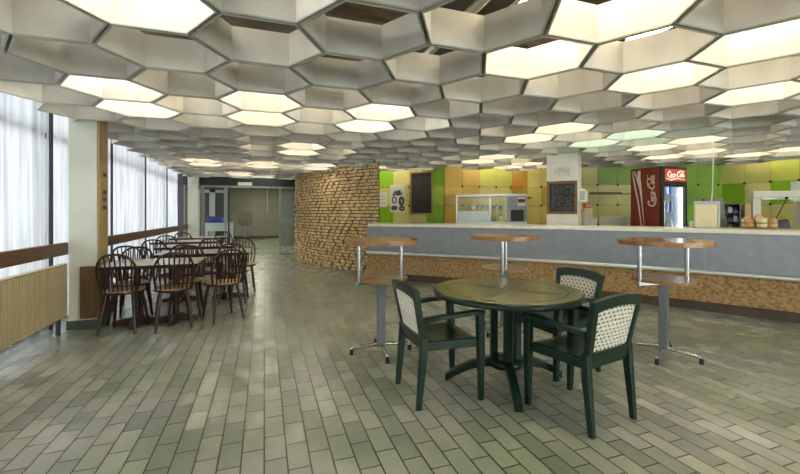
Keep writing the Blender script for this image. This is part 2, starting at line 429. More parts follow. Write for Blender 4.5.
# board on the near pillar, with switches
o = B((-1.783, 5.31, 0.705), (-1.765, 5.56, 2.7)).build('pillar_board', M['board_tan'])
tag(o, 'tall tan wooden board on the inner face of the near pillar', 'board')
mb = MB(); mb.box((-1.93, 5.262, 0.12), (-1.745, 5.283, 0.70)); mb.box((-1.764, 5.284, 0.12), (-1.745, 5.57, 0.70))
tag(mb.build('corner_guard', M['board_brown']), 'brown board wrapped round the foot of the near pillar', 'board')
for z, lab in ((1.74, 'topmost'), (1.54, 'second'), (1.455, 'third'), (1.36, 'lowest')):
    t = thing('switch_plate', 'brass switch plate on the tan pillar board, %s of four' % lab, 'switch', (-1.763, 5.44, z), 0, 'switch plates on the pillar board')
    B((0, -0.05, -0.028), (0.006, 0.05, 0.028)).build('plate', M['brass'], t, bevel=0.002)
    for dy in (-0.022, 0.022): B((0.006, dy - 0.008, -0.012), (0.013, dy + 0.008, 0.012)).build('toggle', M['black'], t)

# ------------------------------------------------------------------ honeycomb ceiling
HS = 0.3786 * 1.01; HO = (-0.02226, 2.5005)
BRICK = [(0.85, 11.45), (1.134, 10.23), (1.60, 9.17), (2.07, 8.43), (2.31, 8.06)]
PA, PB_, PC, PD, PE, PF = (2.79, 9.79), (4.03, 8.42), (6.35, 8.38), (6.55, 7.10), (9.80, 6.00), (9.80, -4.4)
ROOM = [(-2.3, -4.3), (-2.3, 12.6), (0.83, 12.6)] + BRICK + [(2.5, 8.6), PA, PB_, PC, PD, PE, (9.8, -4.3)]
BARW = [(9.8, -4.3), PE, PD, PC, PB_, PA, PB_, PC, PD, PE]
def inside(x, y, poly):
    r = False
    for i in range(len(poly)):
        x1, y1 = poly[i]; x2, y2 = poly[i - 1]
        if (y1 > y) != (y2 > y) and x < (x2 - x1) * (y - y1) / (y2 - y1) + x1: r = not r
    return r
def dist_poly(x, y, poly):
    best = 9
    p = Vector((x, y))
    for i in range(len(poly)):
        a = Vector(poly[i - 1]); b = Vector(poly[i]); d = b - a
        k = max(0, min(1, (p - a).dot(d) / max(d.length_squared, 1e-9)))
        best = min(best, (p - a - d * k).length)
    return best
def cell_xy(i, j): return HO[0] + 1.5 * HS * i, HO[1] + math.sqrt(3) * HS * (j + 0.5 * (i % 2))
def coffer_mb(mb, cx, cy, z0):
    R = HS - 0.0105; r = R - 0.007; rl = R - 0.0105
    H = lambda q, z: [(cx + q * math.cos(PI / 3 * k), cy + q * math.sin(PI / 3 * k), z) for k in range(6)]
    b = [H(R, z0), H(R, z0 + CELL_H), H(r, z0 + CELL_H), H(r, z0 + 0.009), H(rl, z0 + 0.009), H(rl, z0)]
    for k in range(6):
        A, D = b[k], b[(k + 1) % 6]
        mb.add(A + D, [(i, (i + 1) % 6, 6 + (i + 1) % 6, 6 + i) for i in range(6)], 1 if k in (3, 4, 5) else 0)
cells = []
for i in range(-3, 18):
    for j in range(-11, 17):
        x, y = cell_xy(i, j)
        if y < -3.9 or y > 12.25: continue
        if not inside(x, y, ROOM) or (x > 0 and dist_poly(x, y, BARW) < 0.40): continue
        t = y * cs + x * sn
        px = 400 + F * (x * cs - y * sn) / t if t > 0.3 else -9999
        cells.append((t if t > 0.9 and -60 < px < 860 else 99 + abs(t), i, j, x, y))
cells.sort()
lo = MB(); lo.box((-2.7, -4.6, SLAB), (11.6, 22.0, SLAB + 0.2))
ceiling = struct(lo.build('ceiling', M['void']), 'suspended ceiling of pale hexagonal coffers below a dark void')
proto = None
for t, i, j, x, y in cells[:100]:
    if proto is None:
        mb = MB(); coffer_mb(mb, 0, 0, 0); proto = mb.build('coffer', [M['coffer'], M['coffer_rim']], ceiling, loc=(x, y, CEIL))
    else:
        c = proto.copy(); C.objects.link(c); c.parent = ceiling; c.location = (x, y, CEIL)
mb = MB()
for t, i, j, x, y in cells[100:]: coffer_mb(mb, x, y, CEIL)
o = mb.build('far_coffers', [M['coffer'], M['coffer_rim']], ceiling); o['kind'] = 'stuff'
# timber joists and pipes in the void
mb = MB()
for k in range(18):
    y = -3.6 + k * 0.93
    mb.box((-2.19, y, 2.78), (9.7, y + 0.07, 2.95))
mb.build('joists', M['joist'], ceiling)
mb = MB()
mb.tube([(1.38, -4.2, 2.72), (1.38, 12.0, 2.72)], 0.035, 10)
mb.tube([(3.1, -4.2, 2.70), (3.1, 7.6, 2.70)], 0.022, 8)
mb.tube([(-1.3, -4.2, 2.70), (-1.3, 12.0, 2.70)], 0.022, 8)
mb.build('service_pipe', M['pipe'], ceiling)
def ceil_light(i, j, kind, label, group='fluorescent lights above the honeycomb ceiling'):
    x0, y0 = cell_xy(i, j); x1, y1 = cell_xy(i, j + 1)
    t = thing('ceiling_light', label, 'light', (x0, (y0 + y1) / 2, CEIL + CELL_H + 0.20), 0, group)
    h = MB(); h.loft([[(-0.05, -0.60, 0.0), (0.05, -0.60, 0.0), (0.03, -0.60, 0.05), (-0.03, -0.60, 0.05)], [(-0.05, 0.60, 0.0), (0.05, 0.60, 0.0), (0.03, 0.60, 0.05), (-0.03, 0.60, 0.05)]])
    h.build('housing', M['lamp_body'], t)
    for s in (-0.035, 0.035):
        MB().tube([(s, -0.58, -0.03), (s, 0.58, -0.03)], 0.019, 10).build('tube', M['lamp_' + kind], t)
LIGHTS = [(-1, -2, 'cool', 'cool white tube light in the lit coffers at the upper edge, nearest the curtains'),
 (3, -2, 'warm', 'warm tube light above the big lit coffer over the green table'),
 (5, -2, 'warm', 'warm tube light, middle of the three nearest lit coffer pairs over the bar end'),
 (7, -2, 'warm', 'warm tube light above the lit coffers before the sandwich platter'),
 (-2, 2, 'cool', 'cool white tube light above the lit coffers beside the near pillar'),
 (0, 2, 'warm', 'warm tube light in the middle of the row level with the near pillar'),
 (2, 2, 'cool', 'cool white tube light above the lit coffers over the first tall table'),
 (6, 2, 'warm', 'warm tube light above the lit coffers before the bar pillar'),
 (8, 2, 'green', 'greenish tube light above the lit coffers over the bar pillar'),
 (10, 2, 'warm', 'warm tube light above the lit coffers before the red drinks fridge'),
 (12, 3, 'warm', 'warm tube light above the lit coffers over the drinks fridge'),
 (14, 2, 'warm', 'warm tube light above the lit coffers over the sandwich platter'),
 (1, 5, 'warm', 'warm tube light in the middle of the room, second row past the near pillar'),
 (7, 5, 'warm', 'warm tube light above the glass food cabinet'),
 (9, 6, 'warm', 'warm tube light above the servery behind the bar pillar'),
 (-2, 9, 'warm', 'warm tube light above the far dining tables by the windows'),
 (0, 9, 'warm', 'warm tube light above the walkway to the glass doors'),
 (2, 9, 'cool', 'cool white tube light beside the curved brick wall'),
 (4, 9, 'warm', 'warm tube light above the tiled corner behind the bar'),
 (-1, 12, 'warm', 'warm tube light, last warm one before the glass doors'),
 (0, 14, 'green', 'greenish tube light right over the glass doors')]
for a in LIGHTS: ceil_light(*a)
for i, j in ((-1, -8), (3, -8), (7, -8), (1, -5), (5, -5)):  # out-of-view tubes added as fill, carrying on the ceiling pattern
    ceil_light(i, j, 'warm', 'unseen tube light added for fill behind the camera above the honeycomb ceiling', 'added fill lights behind the camera')

def wall_fill(P, Q, f0, f1, label):  # hidden strip lights added to brighten the bar wall panels
    P, Q = Vector(P), Vector(Q); d = (Q - P).normalized(); n = Vector((-d.y, d.x)); n = n if (-P).dot(n) > 0 else -n
    a = P.lerp(Q, f0) + n * 0.24; L_ = (Q - P).length * (f1 - f0)
    t = thing('wall_fill_light', label, 'light', (a.x, a.y, 2.62), math.atan2(d.y, d.x), 'unseen strips added to brighten the panelled bar wall')
    B((0, -0.03, 0.02), (L_, 0.03, 0.06)).build('housing', M['lamp_body'], t); MB().tube([(0.02, 0, 0), (L_ - 0.02, 0, 0)], 0.018, 10).build('tube', M['lamp_wall_fill'], t)
wall_fill(PA, PB_, 0.08, 0.9, 'unseen fill strip added above the panels at the poster corner')
wall_fill(PB_, PC, 0.12, 0.9, 'unseen fill strip added above the yellow panels over the food cabinet')
wall_fill(PE, (9.8, 2.0), 0.1, 0.95, 'unseen fill strip added above the side wall panels over the oven')

# ------------------------------------------------------------------ curved brick wall
def smooth_curve(pts, n):
    P = [Vector(p) for p in pts]; out = []
    P = [P[0] * 2 - P[1]] + P + [P[-1] * 2 - P[-2]]
    for k in range(1, len(P) - 2):
        for s in range(n):
            t = s / n; a, b, c, d = P[k - 1], P[k], P[k + 1], P[k + 2]
            out.append(0.5 * ((2 * b) + (c - a) * t + (2 * a - 5 * b + 4 * c - d) * t * t + (3 * b - a - 3 * c + d) * t ** 3))
    out.append(P[-2]); return out
def resample(pts, step):
    L = [0]
    for a, b in zip(pts, pts[1:]): L.append(L[-1] + (b - a).length)
    n = max(1, round(L[-1] / step)); out = []; k = 0
    for i in range(n + 1):
        s = L[-1] * i / n
        while k < len(L) - 2 and L[k + 1] < s: k += 1
        f = (s - L[k]) / max(L[k + 1] - L[k], 1e-9)
        out.append(pts[k].lerp(pts[k + 1], f))
    return out
bc = resample(smooth_curve(BRICK, 14), 0.053)
def nrm(pts, k):
    d = (pts[min(k + 1, len(pts) - 1)] - pts[max(k - 1, 0)]).normalized()
    return Vector((d.y, -d.x))          # to the right of travel
mb = MB()
nb = [nrm(bc, k) for k in range(len(bc))]
for k in range(len(bc)): pass
# backing: outward side is towards the room (right of travel is away from it -> take the negative)
sgn = -1 if (Vector((0, 0)) - bc[3]).dot(nb[3]) < 0 else 1
nb = [v * sgn for v in nb]
rings = []
for k, p in enumerate(bc):
    a = p - nb[k] * 0.02; b = p - nb[k] * (0.03 + 0.21 * min(1, max(0, (len(bc) - 1 - k) / len(bc) - 0.12)))
    rings.append([(a.x, a.y, 0), (a.x, a.y, SLAB), (b.x, b.y, SLAB), (b.x, b.y, 0)])
mb.loft(rings, 1)
course = 0.0755
rb = random.Random(3)
for r in range(33):
    z0 = r * course + 0.004; z1 = z0 + course - 0.019
    k = (r % 2)
    while k + 1 < len(bc):
        # header and stretcher bond; headers stand proud
        ln = min(2, len(bc) - 1 - k)
        p, q = bc[k], bc[k + ln]; n0, n1 = nb[k], nb[k + ln]
        d = (q - p).normalized() * 0.009
        hdr = ((k // 2 + (r // 2)) % 2 == 0) != (rb.random() < 0.24)
        out = 0.048 + rb.uniform(-0.012, 0.012) if hdr else rb.uniform(0.0, 0.012)
        a0 = p + d - n0 * 0.03; a1 = q - d - n1 * 0.03; b1 = q - d + n1 * out; b0 = p + d + n0 * out
        vs = [(a0.x, a0.y, z0), (a1.x, a1.y, z0), (b1.x, b1.y, z0), (b0.x, b0.y, z0), (a0.x, a0.y, z1), (a1.x, a1.y, z1), (b1.x, b1.y, z1), (b0.x, b0.y, z1)]
        mb.add(vs, [(0, 3, 2, 1), (4, 5, 6, 7), (0, 1, 5, 4), (1, 2, 6, 5), (2, 3, 7, 6), (3, 0, 4, 7)], 0)
        k += ln
struct(mb.build('wall_brick', [M['brick'], M['mortar']]), 'curved wall of tan bricks with headers standing proud')

# ------------------------------------------------------------------ tiled wall behind the bar
ROWS = [0.10, 0.56, 1.02, 1.477, 1.935, 2.392, 2.85]
def panel_wall(name, P, Q, cols, start=0.0, pitch=0.4625):
    P = Vector(P); Q = Vector(Q); d = (Q - P); Ln = d.length; d.normalize(); n = Vector((-d.y, d.x))
    if (Vector((0, 0)) - P).dot(n) < 0: n = -n
    mb = MB(); mats = [M['joint']] + [M['p' + c] for c in 'GYLOADVW'] + [M['black']]; idx = {c: k + 1 for k, c in enumerate('GYLOADVW')}
    fr = lambda s, h, z: (P.x + d.x * s + n.x * h, P.y + d.y * s + n.y * h, z)
    def bx(s0, s1, h0, h1, z0, z1, mi):
        mb.add([fr(s0, h0, z0), fr(s1, h0, z0), fr(s1, h1, z0), fr(s0, h1, z0), fr(s0, h0, z1), fr(s1, h0, z1), fr(s1, h1, z1), fr(s0, h1, z1)],
               [(0, 3, 2, 1), (4, 5, 6, 7), (0, 1, 5, 4), (1, 2, 6, 5), (2, 3, 7, 6), (3, 0, 4, 7)], mi)
    bx(0, Ln, -0.12, 0, 0, SLAB, 0)
    s = start; k = 0
    while s < Ln - 0.02:
        e = min(s + pitch, Ln); col = cols[min(k, len(cols) - 1)]
        for r in range(len(ROWS) - 1):
            c = col[max(0, min(len(col) - 1, 4 - r))]
            bx(max(s, 0) + 0.003, e - 0.003, 0.0, 0.018, ROWS[r] + 0.003, ROWS[r + 1] - 0.003, idx[c])
        if s > 0.01:
            for z in ROWS[1:]: bx(s - 0.022, s + 0.022, 0.018, 0.028, z - 0.022, z + 0.022, len(mats) - 1)
        s = e; k += 1
    return struct(mb.build(name, mats))
# each column from the top row (under the ceiling) downwards
panel_wall('wall_bar_corner', PA, PB_, ['GYG', 'YYY', 'LYY', 'GWG'])
panel_wall('wall_bar_back', PB_, PC, ['OOO', 'OOO', 'LYO', 'LYY', 'AOO'], 0, 0.464)
panel_wall('wall_bar_return', PC, PD, ['YYY', 'YOY'])
DE0 = hit(PD, PE, 597)[0]
st = (DE0 - Vector(PD)).length % 0.4575 - 0.4575
panel_wall('wall_bar_middle', PD, PE, ['VVV', 'VVV', 'DVV', 'DVV', 'DVV', 'DVG', 'DDG', 'DDG'], st, 0.4575)
panel_wall('wall_bar_side', PE, PF, ['VGV', 'VYV', 'LGV', 'GWV', 'LGG', 'GYY'], 0.0, 0.4575)
# closing wall between brick and bar wall
struct(B((1.021, 12.72, 0), (2.2, 12.78, 2.11)).build('wall_doors_side', M['dark_wall']))
struct(B((2.10, 8.80, 0), (2.20, 12.75, SLAB)).build('wall_drum', M['dark_wall']))
struct(B((2.35, 9.75, 0), (2.85, 9.95, SLAB)).build('wall_nook', M['pG']))

# ------------------------------------------------------------------ bar counter
def circle3(a, b, c):
    ax, ay = a; bx, by = b; cx, cy = c
    d = 2 * (ax * (by - cy) + bx * (cy - ay) + cx * (ay - by))
    ux = ((ax * ax + ay * ay) * (by - cy) + (bx * bx + by * by) * (cy - ay) + (cx * cx + cy * cy) * (ay - by)) / d
    uy = ((ax * ax + ay * ay) * (cx - bx) + (bx * bx + by * by) * (ax - cx) + (cx * cx + cy * cy) * (bx - ax)) / d
    return Vector((ux, uy)), math.hypot(ax - ux, ay - uy)
cc, cr = circle3((1.893, 7.43), (4.40, 5.02), (5.88, 2.778))
a0 = math.atan2(7.43 - cc.y, 1.893 - cc.x); a1 = math.atan2(2.778 - cc.y, 5.88 - cc.x)
a2 = a1 + (a1 - a0) * 0.42
NARC = 48
ARC = [a0 + (a2 - a0) * k / NARC for k in range(NARC + 1)]
def arc_pt(a, off): return cc.x + (cr + off) * math.cos(a), cc.y + (cr + off) * math.sin(a)
def sweep(profile, angs=ARC, mi=0, smooth=False):
    mb = MB(); rings = []
    for a in angs: rings.append([(*arc_pt(a, o), z) for o, z in profile])
    return mb.loft(rings, mi, smooth)
ct = thing('bar_counter', 'long curved bar counter faced with grey steel over flecked brown board', 'counter')
sweep([(0, 0.53), (0, 1.034), (0.02, 1.034), (0.02, 0.53)]).build('steel_panel', M['steel'], ct)
seam = MB()
for k in (9, 19, 29, 39):
    a = ARC[k]; e = 0.002 / cr
    seam.loft([[(*arc_pt(x, o), z) for o, z in ((-0.002, 0.56), (-0.002, 1.03), (0.0, 1.03), (0.0, 0.56))] for x in (a - e, a + e)])
seam.build('panel_seam', M['frame_grey'], ct)
lip = [(0.012 - 0.035 - 0.027 * math.cos(2 * PI * i / 10), 0.525 + 0.030 * math.sin(2 * PI * i / 10)) for i in range(10)]
sweep(lip, smooth=True).build('bumper_rail', M['lip'], ct)
sweep([(0.03, 0.13), (0.03, 0.53), (0.05, 0.53), (0.05, 0.13)]).build('flecked_panel', M['chip'], ct)
sweep([(0.06, 0.0), (0.06, 0.13), (0.09, 0.13), (0.09, 0.0)]).build('kick_board', M['kick'], ct)
sweep([(0.10, 0.10), (0.10, 1.034), (0.66, 1.034), (0.66, 0.10)]).build('carcass', M['dark_wall'], ct)
wt = sweep([(-0.055, 1.036), (-0.055, 1.090), (0.70, 1.090), (0.70, 1.036)], [a0 - 0.003 + (a2 - a0 + 0.003) * k / NARC for k in range(NARC + 1)]).build('worktop', M['worktop'], bevel=0.008)
tag(wt, 'pale marbled worktop running along the curved bar counter', 'worktop')
WZ = 1.0905

# pillar by the bar
pv = Vector((0.64, -0.768)); pn = Vector((0.768, 0.64))
p0 = Vector((4.77, 5.755))
rotP = math.atan2(pv.y, pv.x)
pl = struct(B((0, 0, 0), (0.51, 0.5, SLAB)).build('pillar.002', M['white_paint'], loc=(p0.x, p0.y, 0), rot=rotP, bevel=0.005))

# ------------------------------------------------------------------ chalkboards, posters
def scribbles(mb, o, ex, ez, en, w, h, rows, seed, mi=0, th=0.0015, lw=0.006, margin=0.1):
    rnd = random.Random(seed)
    for r in range(rows):
        z = h * (1 - margin) - (h * (1 - 2 * margin)) * r / max(1, rows - 1)
        x = w * margin
        while x < w * (1 - margin):
            ln = rnd.uniform(0.02, 0.07); n = 5
            if rnd.random() < 0.72:
                pts = [(x + ln * q / n, z + rnd.uniform(-0.008, 0.008)) for q in range(n + 1)]
                mb.stroke(pts, lw, o, ex, ez, en, th, mi)
            x += ln + rnd.uniform(0.012, 0.05)
def wall_frame(P, Q, off):
    P = Vector(P); Q = Vector(Q); d = (Q - P).normalized(); n = Vector((-d.y, d.x))
    if (-P).dot(n) < 0: n = -n
    return d, n
def board(P, Q, z0, z1, off, name, label, frame_m, rows, seed, fw=0.03, cat='chalkboard'):
    """a framed chalkboard hung on the plan line P-Q (its two lower corners)"""
    d, n = wall_frame(P, Q, off); w = (Vector(Q) - Vector(P)).length; h = z1 - z0
    t = thing(name, label, cat, (P[0] + n.x * off, P[1] + n.y * off, z0), math.atan2(d.y, d.x))
    sgn_ = -1  # local -y faces the room when d runs left to right
    B((fw, -0.014, fw), (w - fw, -0.002, h - fw)).build('slate', M['slate'], t)
    mb = MB()
    for lo_, hi_ in (((0, -0.026, 0), (fw, 0, h)), ((w - fw, -0.026, 0), (w, 0, h)), ((fw, -0.026, 0), (w - fw, 0, fw)), ((fw, -0.026, h - fw), (w - fw, 0, h))): mb.box(lo_, hi_)
    mb.build('frame', frame_m, t, bevel=0.003)
    mb = MB(); scribbles(mb, Vector((fw, -0.0142, fw)), Vector((1, 0, 0)), Vector((0, 0, 1)), Vector((0, -1, 0)), w - 2 * fw, h - 2 * fw, rows, seed)
    mb.build('chalk_lettering', M['chalk'], t)
    return t
Pm = hit(PA, PB_, 411)[0]; Qm = hit(PA, PB_, 433.5)[0]
board(Pm, Qm, 1.255, 2.30, 0.032, 'menu_board', 'tall pine-framed chalkboard menu on the green and yellow panels', M['pine'], 22, 5, 0.035)
q0 = p0 + pv * 0.003; q1 = p0 + pv * 0.505
board(q0, q1, 1.275, 1.855, 0.004, 'menu_board.001', 'squarish walnut-framed chalkboard menu on the white bar pillar', M['walnut'], 17, 9, 0.045)
# pencil drawing on pillar
t = thing('drawing', 'faint pencil drawing on white paper above the chalkboard on the bar pillar', 'drawing', (p0.x + pv.x * 0.09 - pn.x * 0.004, p0.y + pv.y * 0.09 - pn.y * 0.004, 1.92), rotP)
B((0, -0.003, 0), (0.33, 0, 0.24)).build('paper', M['white_paint'], t)
mb = MB(); rnd = random.Random(4)
for k in range(60):
    cx, cz = rnd.uniform(0.05, 0.28), rnd.uniform(0.05, 0.17); a = rnd.uniform(0, 6)
    mb.stroke([(cx + 0.05 * math.cos(a + q * 0.5) * rnd.uniform(0.5, 1), cz + 0.03 * math.sin(a + q * 0.5)) for q in range(6)], 0.004, Vector((0, -0.0032, 0)), Vector((1, 0, 0)), Vector((0, 0, 1)), Vector((0, -1, 0)), 0.001)
mb.build('pencil_lines', M['ink_soft'], t)

# poster and notice on the panelled corner
def sheet(px0, px1, z0, z1, name, label, cat, P=PA, Q=PB_, off=0.03, m='paper'):
    a = hit(P, Q, px0)[0]; b = hit(P, Q, px1)[0]; d, n = wall_frame(a, b, off); w = (b - a).length
    t = thing(name, label, cat, (a.x + n.x * off, a.y + n.y * off, z0), math.atan2(d.y, d.x))
    B((0, -0.003, 0), (w, 0, z1 - z0)).build('sheet', M[m], t)
    return t, w, z1 - z0
t, w, h = sheet(390.8, 405.5, 1.32, 2.01, 'poster', 'white poster with black and grey figures beside the tall chalkboard', 'poster')
mb = MB(); ex, ez, en = Vector((1, 0, 0)), Vector((0, 0, 1)), Vector((0, -1, 0))
for cx, cz, rx, rz, lw in ((0.12, 0.30, 0.055, 0.075, 0.035), (0.33, 0.27, 0.05, 0.085, 0.075), (0.12, 0.10, 0.07, 0.03, 0.06), (0.34, 0.09, 0.06, 0.04, 0.06)):
    mb.stroke([(cx + rx * math.cos(q * PI / 8), cz + rz * math.sin(q * PI / 8)) for q in range(17)], lw, Vector((0, -0.0032, 0)), ex, ez, en, 0.001)
for q in range(14):
    mb.stroke([(rnd.uniform(0.05, w - 0.05), rnd.uniform(0.4, 0.56)) for _ in range(3)], 0.02, Vector((0, -0.0032, 0)), ex, ez, en, 0.001)
mb.build('printed_figures', M['ink'], t)
t, w, h = sheet(378.6, 387.5, 1.45, 1.83, 'notice', 'small white notice with three lines next to the brick wall', 'notice')
mb = MB()
for z in (0.10, 0.19, 0.28): mb.stroke([(0.06, z), (0.13, z + 0.004), (0.2, z), (w - 0.05, z)], 0.018, Vector((0, -0.0032, 0)), ex, ez, en, 0.001)
mb.build('printed_lines', M['ink_soft'], t)

# ------------------------------------------------------------------ food cabinet and servery behind
fa = Vector((3.93, 7.63)); fb = Vector((5.07, 6.71)); fd = (fb - fa).normalized(); fw_ = (fb - fa).length
rotF = math.atan2(fd.y, fd.x)
t = thing('servery_cupboard', 'low steel servery cupboard hidden behind the worktop under the food cabinet', 'cupboard', (fa.x, fa.y, 0), rotF)
B((0, 0.02, 0.08), (fw_, 0.36, 1.06)).build('body', M['steel'], t)
B((0.02, 0.06, 0), (fw_ - 0.02, 0.34, 0.079)).build('plinth', M['black'], t)
for k in range(3): B((0.01 + k * fw_ / 3, 0.0, 0.1), (fw_ / 3 * (k + 1) - 0.01, 0.019, 1.04)).build('door', M['lip'], t)
t = thing('food_cabinet', 'steel display cabinet with sliding glass front on the servery behind the bar', 'display cabinet', (fa.x, fa.y, 1.061), rotF)
HC = 0.63; GX = fw_ * 0.735
mb = MB()
mb.box((0, 0, 0), (fw_, 0.36, 0.05)); mb.box((0, 0, HC - 0.05), (fw_, 0.36, HC)); mb.box((0, 0, 0.05), (0.03, 0.36, HC - 0.05)); mb.box((GX, 0.012, 0.05), (fw_, 0.36, HC - 0.05))
mb.build('body', M['lip'], t, bevel=0.004)
B((0.03, 0.345, 0.05), (GX, 0.36, HC - 0.05)).build('rear_glass', M['case_glass'], t)
B((GX * 0.66, 0.0, 0.05), (GX * 0.66 + 0.03, 0.02, HC - 0.05)).build('centre_stile', M['lip'], t)
B((0.03, 0.02, 0.30), (GX, 0.33, 0.312)).build('shelf', M['case_glass'], t)
B((0.04, 0.06, 0.05), (GX * 0.66, 0.30, 0.27)).build('tray_stand', M['fridge_white'], t)
B((0.03, 0.004, 0.05), (GX * 0.66, 0.010, HC - 0.05)).build('glass_door', M['case_glass'], t)
B((GX * 0.66, 0.024, 0.05), (GX, 0.030, HC - 0.05)).build('glass_door', M['case_glass'], t)
cp = B((GX, -0.004, 0.05), (fw_, 0.011, HC - 0.05)).build('control_panel', M['steel'], t)
B((GX + 0.07, -0.009, 0.07), (fw_ - 0.06, -0.0045, 0.30)).build('black_grille', M['black'], cp)
B((GX + 0.2, -0.008, 0.38), (fw_ - 0.02, -0.0045, 0.56)).build('sticker', M['paper'], cp)
B((GX + 0.21, -0.010, 0.45), (fw_ - 0.03, -0.0082, 0.52)).build('red_band', M['red'], cp)
cab = Matrix.Translation((fa.x, fa.y, 1.061)) @ Matrix.Rotation(rotF, 4, 'Z')
def tub(x, y, z, m, lab, r=0.045, h=0.08):
    p = cab @ Vector((x, y, z))
    o = MB().lathe([(r * 0.8, 0), (r, h), (r * 0.9, h), (r * 0.75, 0.012)], 14).build('food_tub', m, loc=p)
    tag(o, lab, 'tub', 'tubs inside the food cabinet')
for k, (x, m, lab) in enumerate(((0.22, M['frame_grey'], 'grey tub on the glass shelf in the cabinet, first from its glass end'), (0.34, M['paper'], 'white tub on the glass shelf in the cabinet, second from its glass end'), (0.46, M['frame_grey'], 'grey tub on the glass shelf in the cabinet, third from its glass end'), (0.58, M['paper'], 'white tub on the glass shelf in the cabinet, fourth from its glass end'), (0.78, M['pine'], 'tan tub on the glass shelf behind the narrow sliding door'), (0.93, M['frost'], 'pale grey tub on the glass shelf next to the control panel'))):
    tub(x, 0.2, 0.3122, m, lab)
tub(0.78, 0.2, 0.0502, M['salad'], 'green tub on the cabinet floor behind the narrow sliding door', 0.055, 0.1)
tub(0.93, 0.2, 0.0502, M['pY'], 'yellow tub on the cabinet floor next to the control panel', 0.055, 0.12)

# orange box on the wall, shelves
def wall_box(P, Q, px0, px1, z0, z1, depth, name, label, cat, m, base=0.019):
    a = hit(P, Q, px0)[0]; b = hit(P, Q, px1)[0]; d, n = wall_frame(a, b, 0)
    o = B((0, -depth, 0), ((b - a).length, 0, z1 - z0)).build(name, m, loc=(a.x + n.x * base, a.y + n.y * base, z0), rot=math.atan2(d.y, d.x), bevel=0.004)
    return tag(o, label, cat)
wall_box(PB_, PC, 509.5, 521, 1.89, 1.98, 0.08, 'wall_box', 'small orange box fixed to the yellow panels above the food cabinet', 'box', M['orange'], 0.030)
wall_box(PB_, PC, 526.5, 536, 1.66, 1.70, 0.12, 'wall_shelf', 'short brown shelf beyond the food cabinet', 'shelf', M['walnut'])
wall_box(PD, PE, 589, 616, 1.715, 1.755, 0.22, 'wall_shelf', 'brown wooden shelf on olive panels beside the bar pillar', 'shelf', M['walnut'])
wall_box(PD, PE, 618, 629.5, 1.715, 1.74, 0.18, 'wall_shelf', 'thin tan shelf on olive panels next to the red fridge', 'shelf', M['pine'])

# ------------------------------------------------------------------ dispensers and boxes right of the bar pillar
Rv = Vector((cs, -sn)); Fv = Vector((sn, cs)); rotR = -YAW
def unit(px, t, z): p = at(px, t); return (p.x, p.y, z)
# rear work unit that they stand on
ra = at(584, 7.6); rbp = at(632, 7.6)
t = thing('prep_unit', 'low steel prep unit behind the worktop between pillar and red fridge', 'cupboard', (ra.x, ra.y, 0), rotR)
Lr = (rbp - ra).length - 0.03
B((0, 0, 0.08), (Lr, 0.5, 1.0)).build('body', M['steel'], t)
B((0.02, 0.04, 0), (Lr - 0.02, 0.46, 0.079)).build('plinth', M['black'], t)
for k in range(2): B((0.01 + k * Lr / 2, -0.018, 0.1), (Lr / 2 * (k + 1) - 0.01, -0.001, 0.98)).build('door', M['lip'], t)
def std(px0, px1, t, z0, name, label, cat):
    a = at(px0, t); b = at(px1, t)
    return thing(name, label, cat, (a.x, a.y, z0), rotR), (b - a).length
dp = p0 + pv * 0.512 + pn * 0.10
t = thing('paper_towel_dispenser', 'white rounded towel dispenser fixed to the side of the bar pillar', 'dispenser', (dp.x, dp.y, 1.50), rotP)
mb = MB(); prof = [(0.0, 0.0), (0.0, 0.22), (0.05, 0.22), (0.10, 0.205), (0.125, 0.16), (0.125, 0.0)]
mb.loft([[(x, y, z) for x, z in prof] for y in (0, 0.20)]); mb.build('cover', M['white_paint'], t, bevel=0.006)
B((0.02, -0.006, 0.02), (0.10, -0.0005, 0.18)).build('window', M['frame_grey'], t)
t, w = std(585, 593, 7.62, 1.2, 'sauce_box', 'pale box of sachets with a red-brown top beside the dispenser', 'box')
B((0, 0.02, 0.0), (w, 0.16, 0.19)).build('carton', M['cream_paper'], t, bevel=0.003)
B((w * 0.1, 0.03, 0.191), (w * 0.8, 0.14, 0.27)).build('lid', M['ham'], t, bevel=0.01)
t, w = std(584, 597.5, 7.62, 1.0, 'storage_tub', 'white storage tub standing on the prep unit by the pillar', 'tub')
mb = MB(); mb.loft([[(0.01, 0.01, 0), (w - 0.01, 0.01, 0), (w - 0.01, 0.25, 0), (0.01, 0.25, 0)], [(0, 0, 0.17), (w, 0, 0.17), (w, 0.26, 0.17), (0, 0.26, 0.17)]]); mb.build('body', M['white_paint'], t, bevel=0.006)
B((-0.005, -0.005, 0.171), (w + 0.005, 0.265, 0.199)).build('lid', M['white_paint'], t, bevel=0.006)
t, w = std(600.5, 629.5, 7.64, 1.0005, 'serving_tray', 'upright cream serving tray with a raised rim left of the red fridge', 'tray')
mb = MB(); mb.box((0, 0, 0), (w, 0.012, 0.22))
for lo_, hi_ in (((0, -0.02, 0), (0.03, 0, 0.22)), ((w - 0.03, -0.02, 0), (w, 0, 0.22)), ((0.03, -0.02, 0.19), (w - 0.03, 0, 0.22)), ((0.03, -0.02, 0), (w - 0.03, 0, 0.03))): mb.box(lo_, hi_)
mb.box((0.02, 0.012, 0), (w - 0.02, 0.14, 0.012))
mb.build('tray', M['white_paint'], t, bevel=0.005)

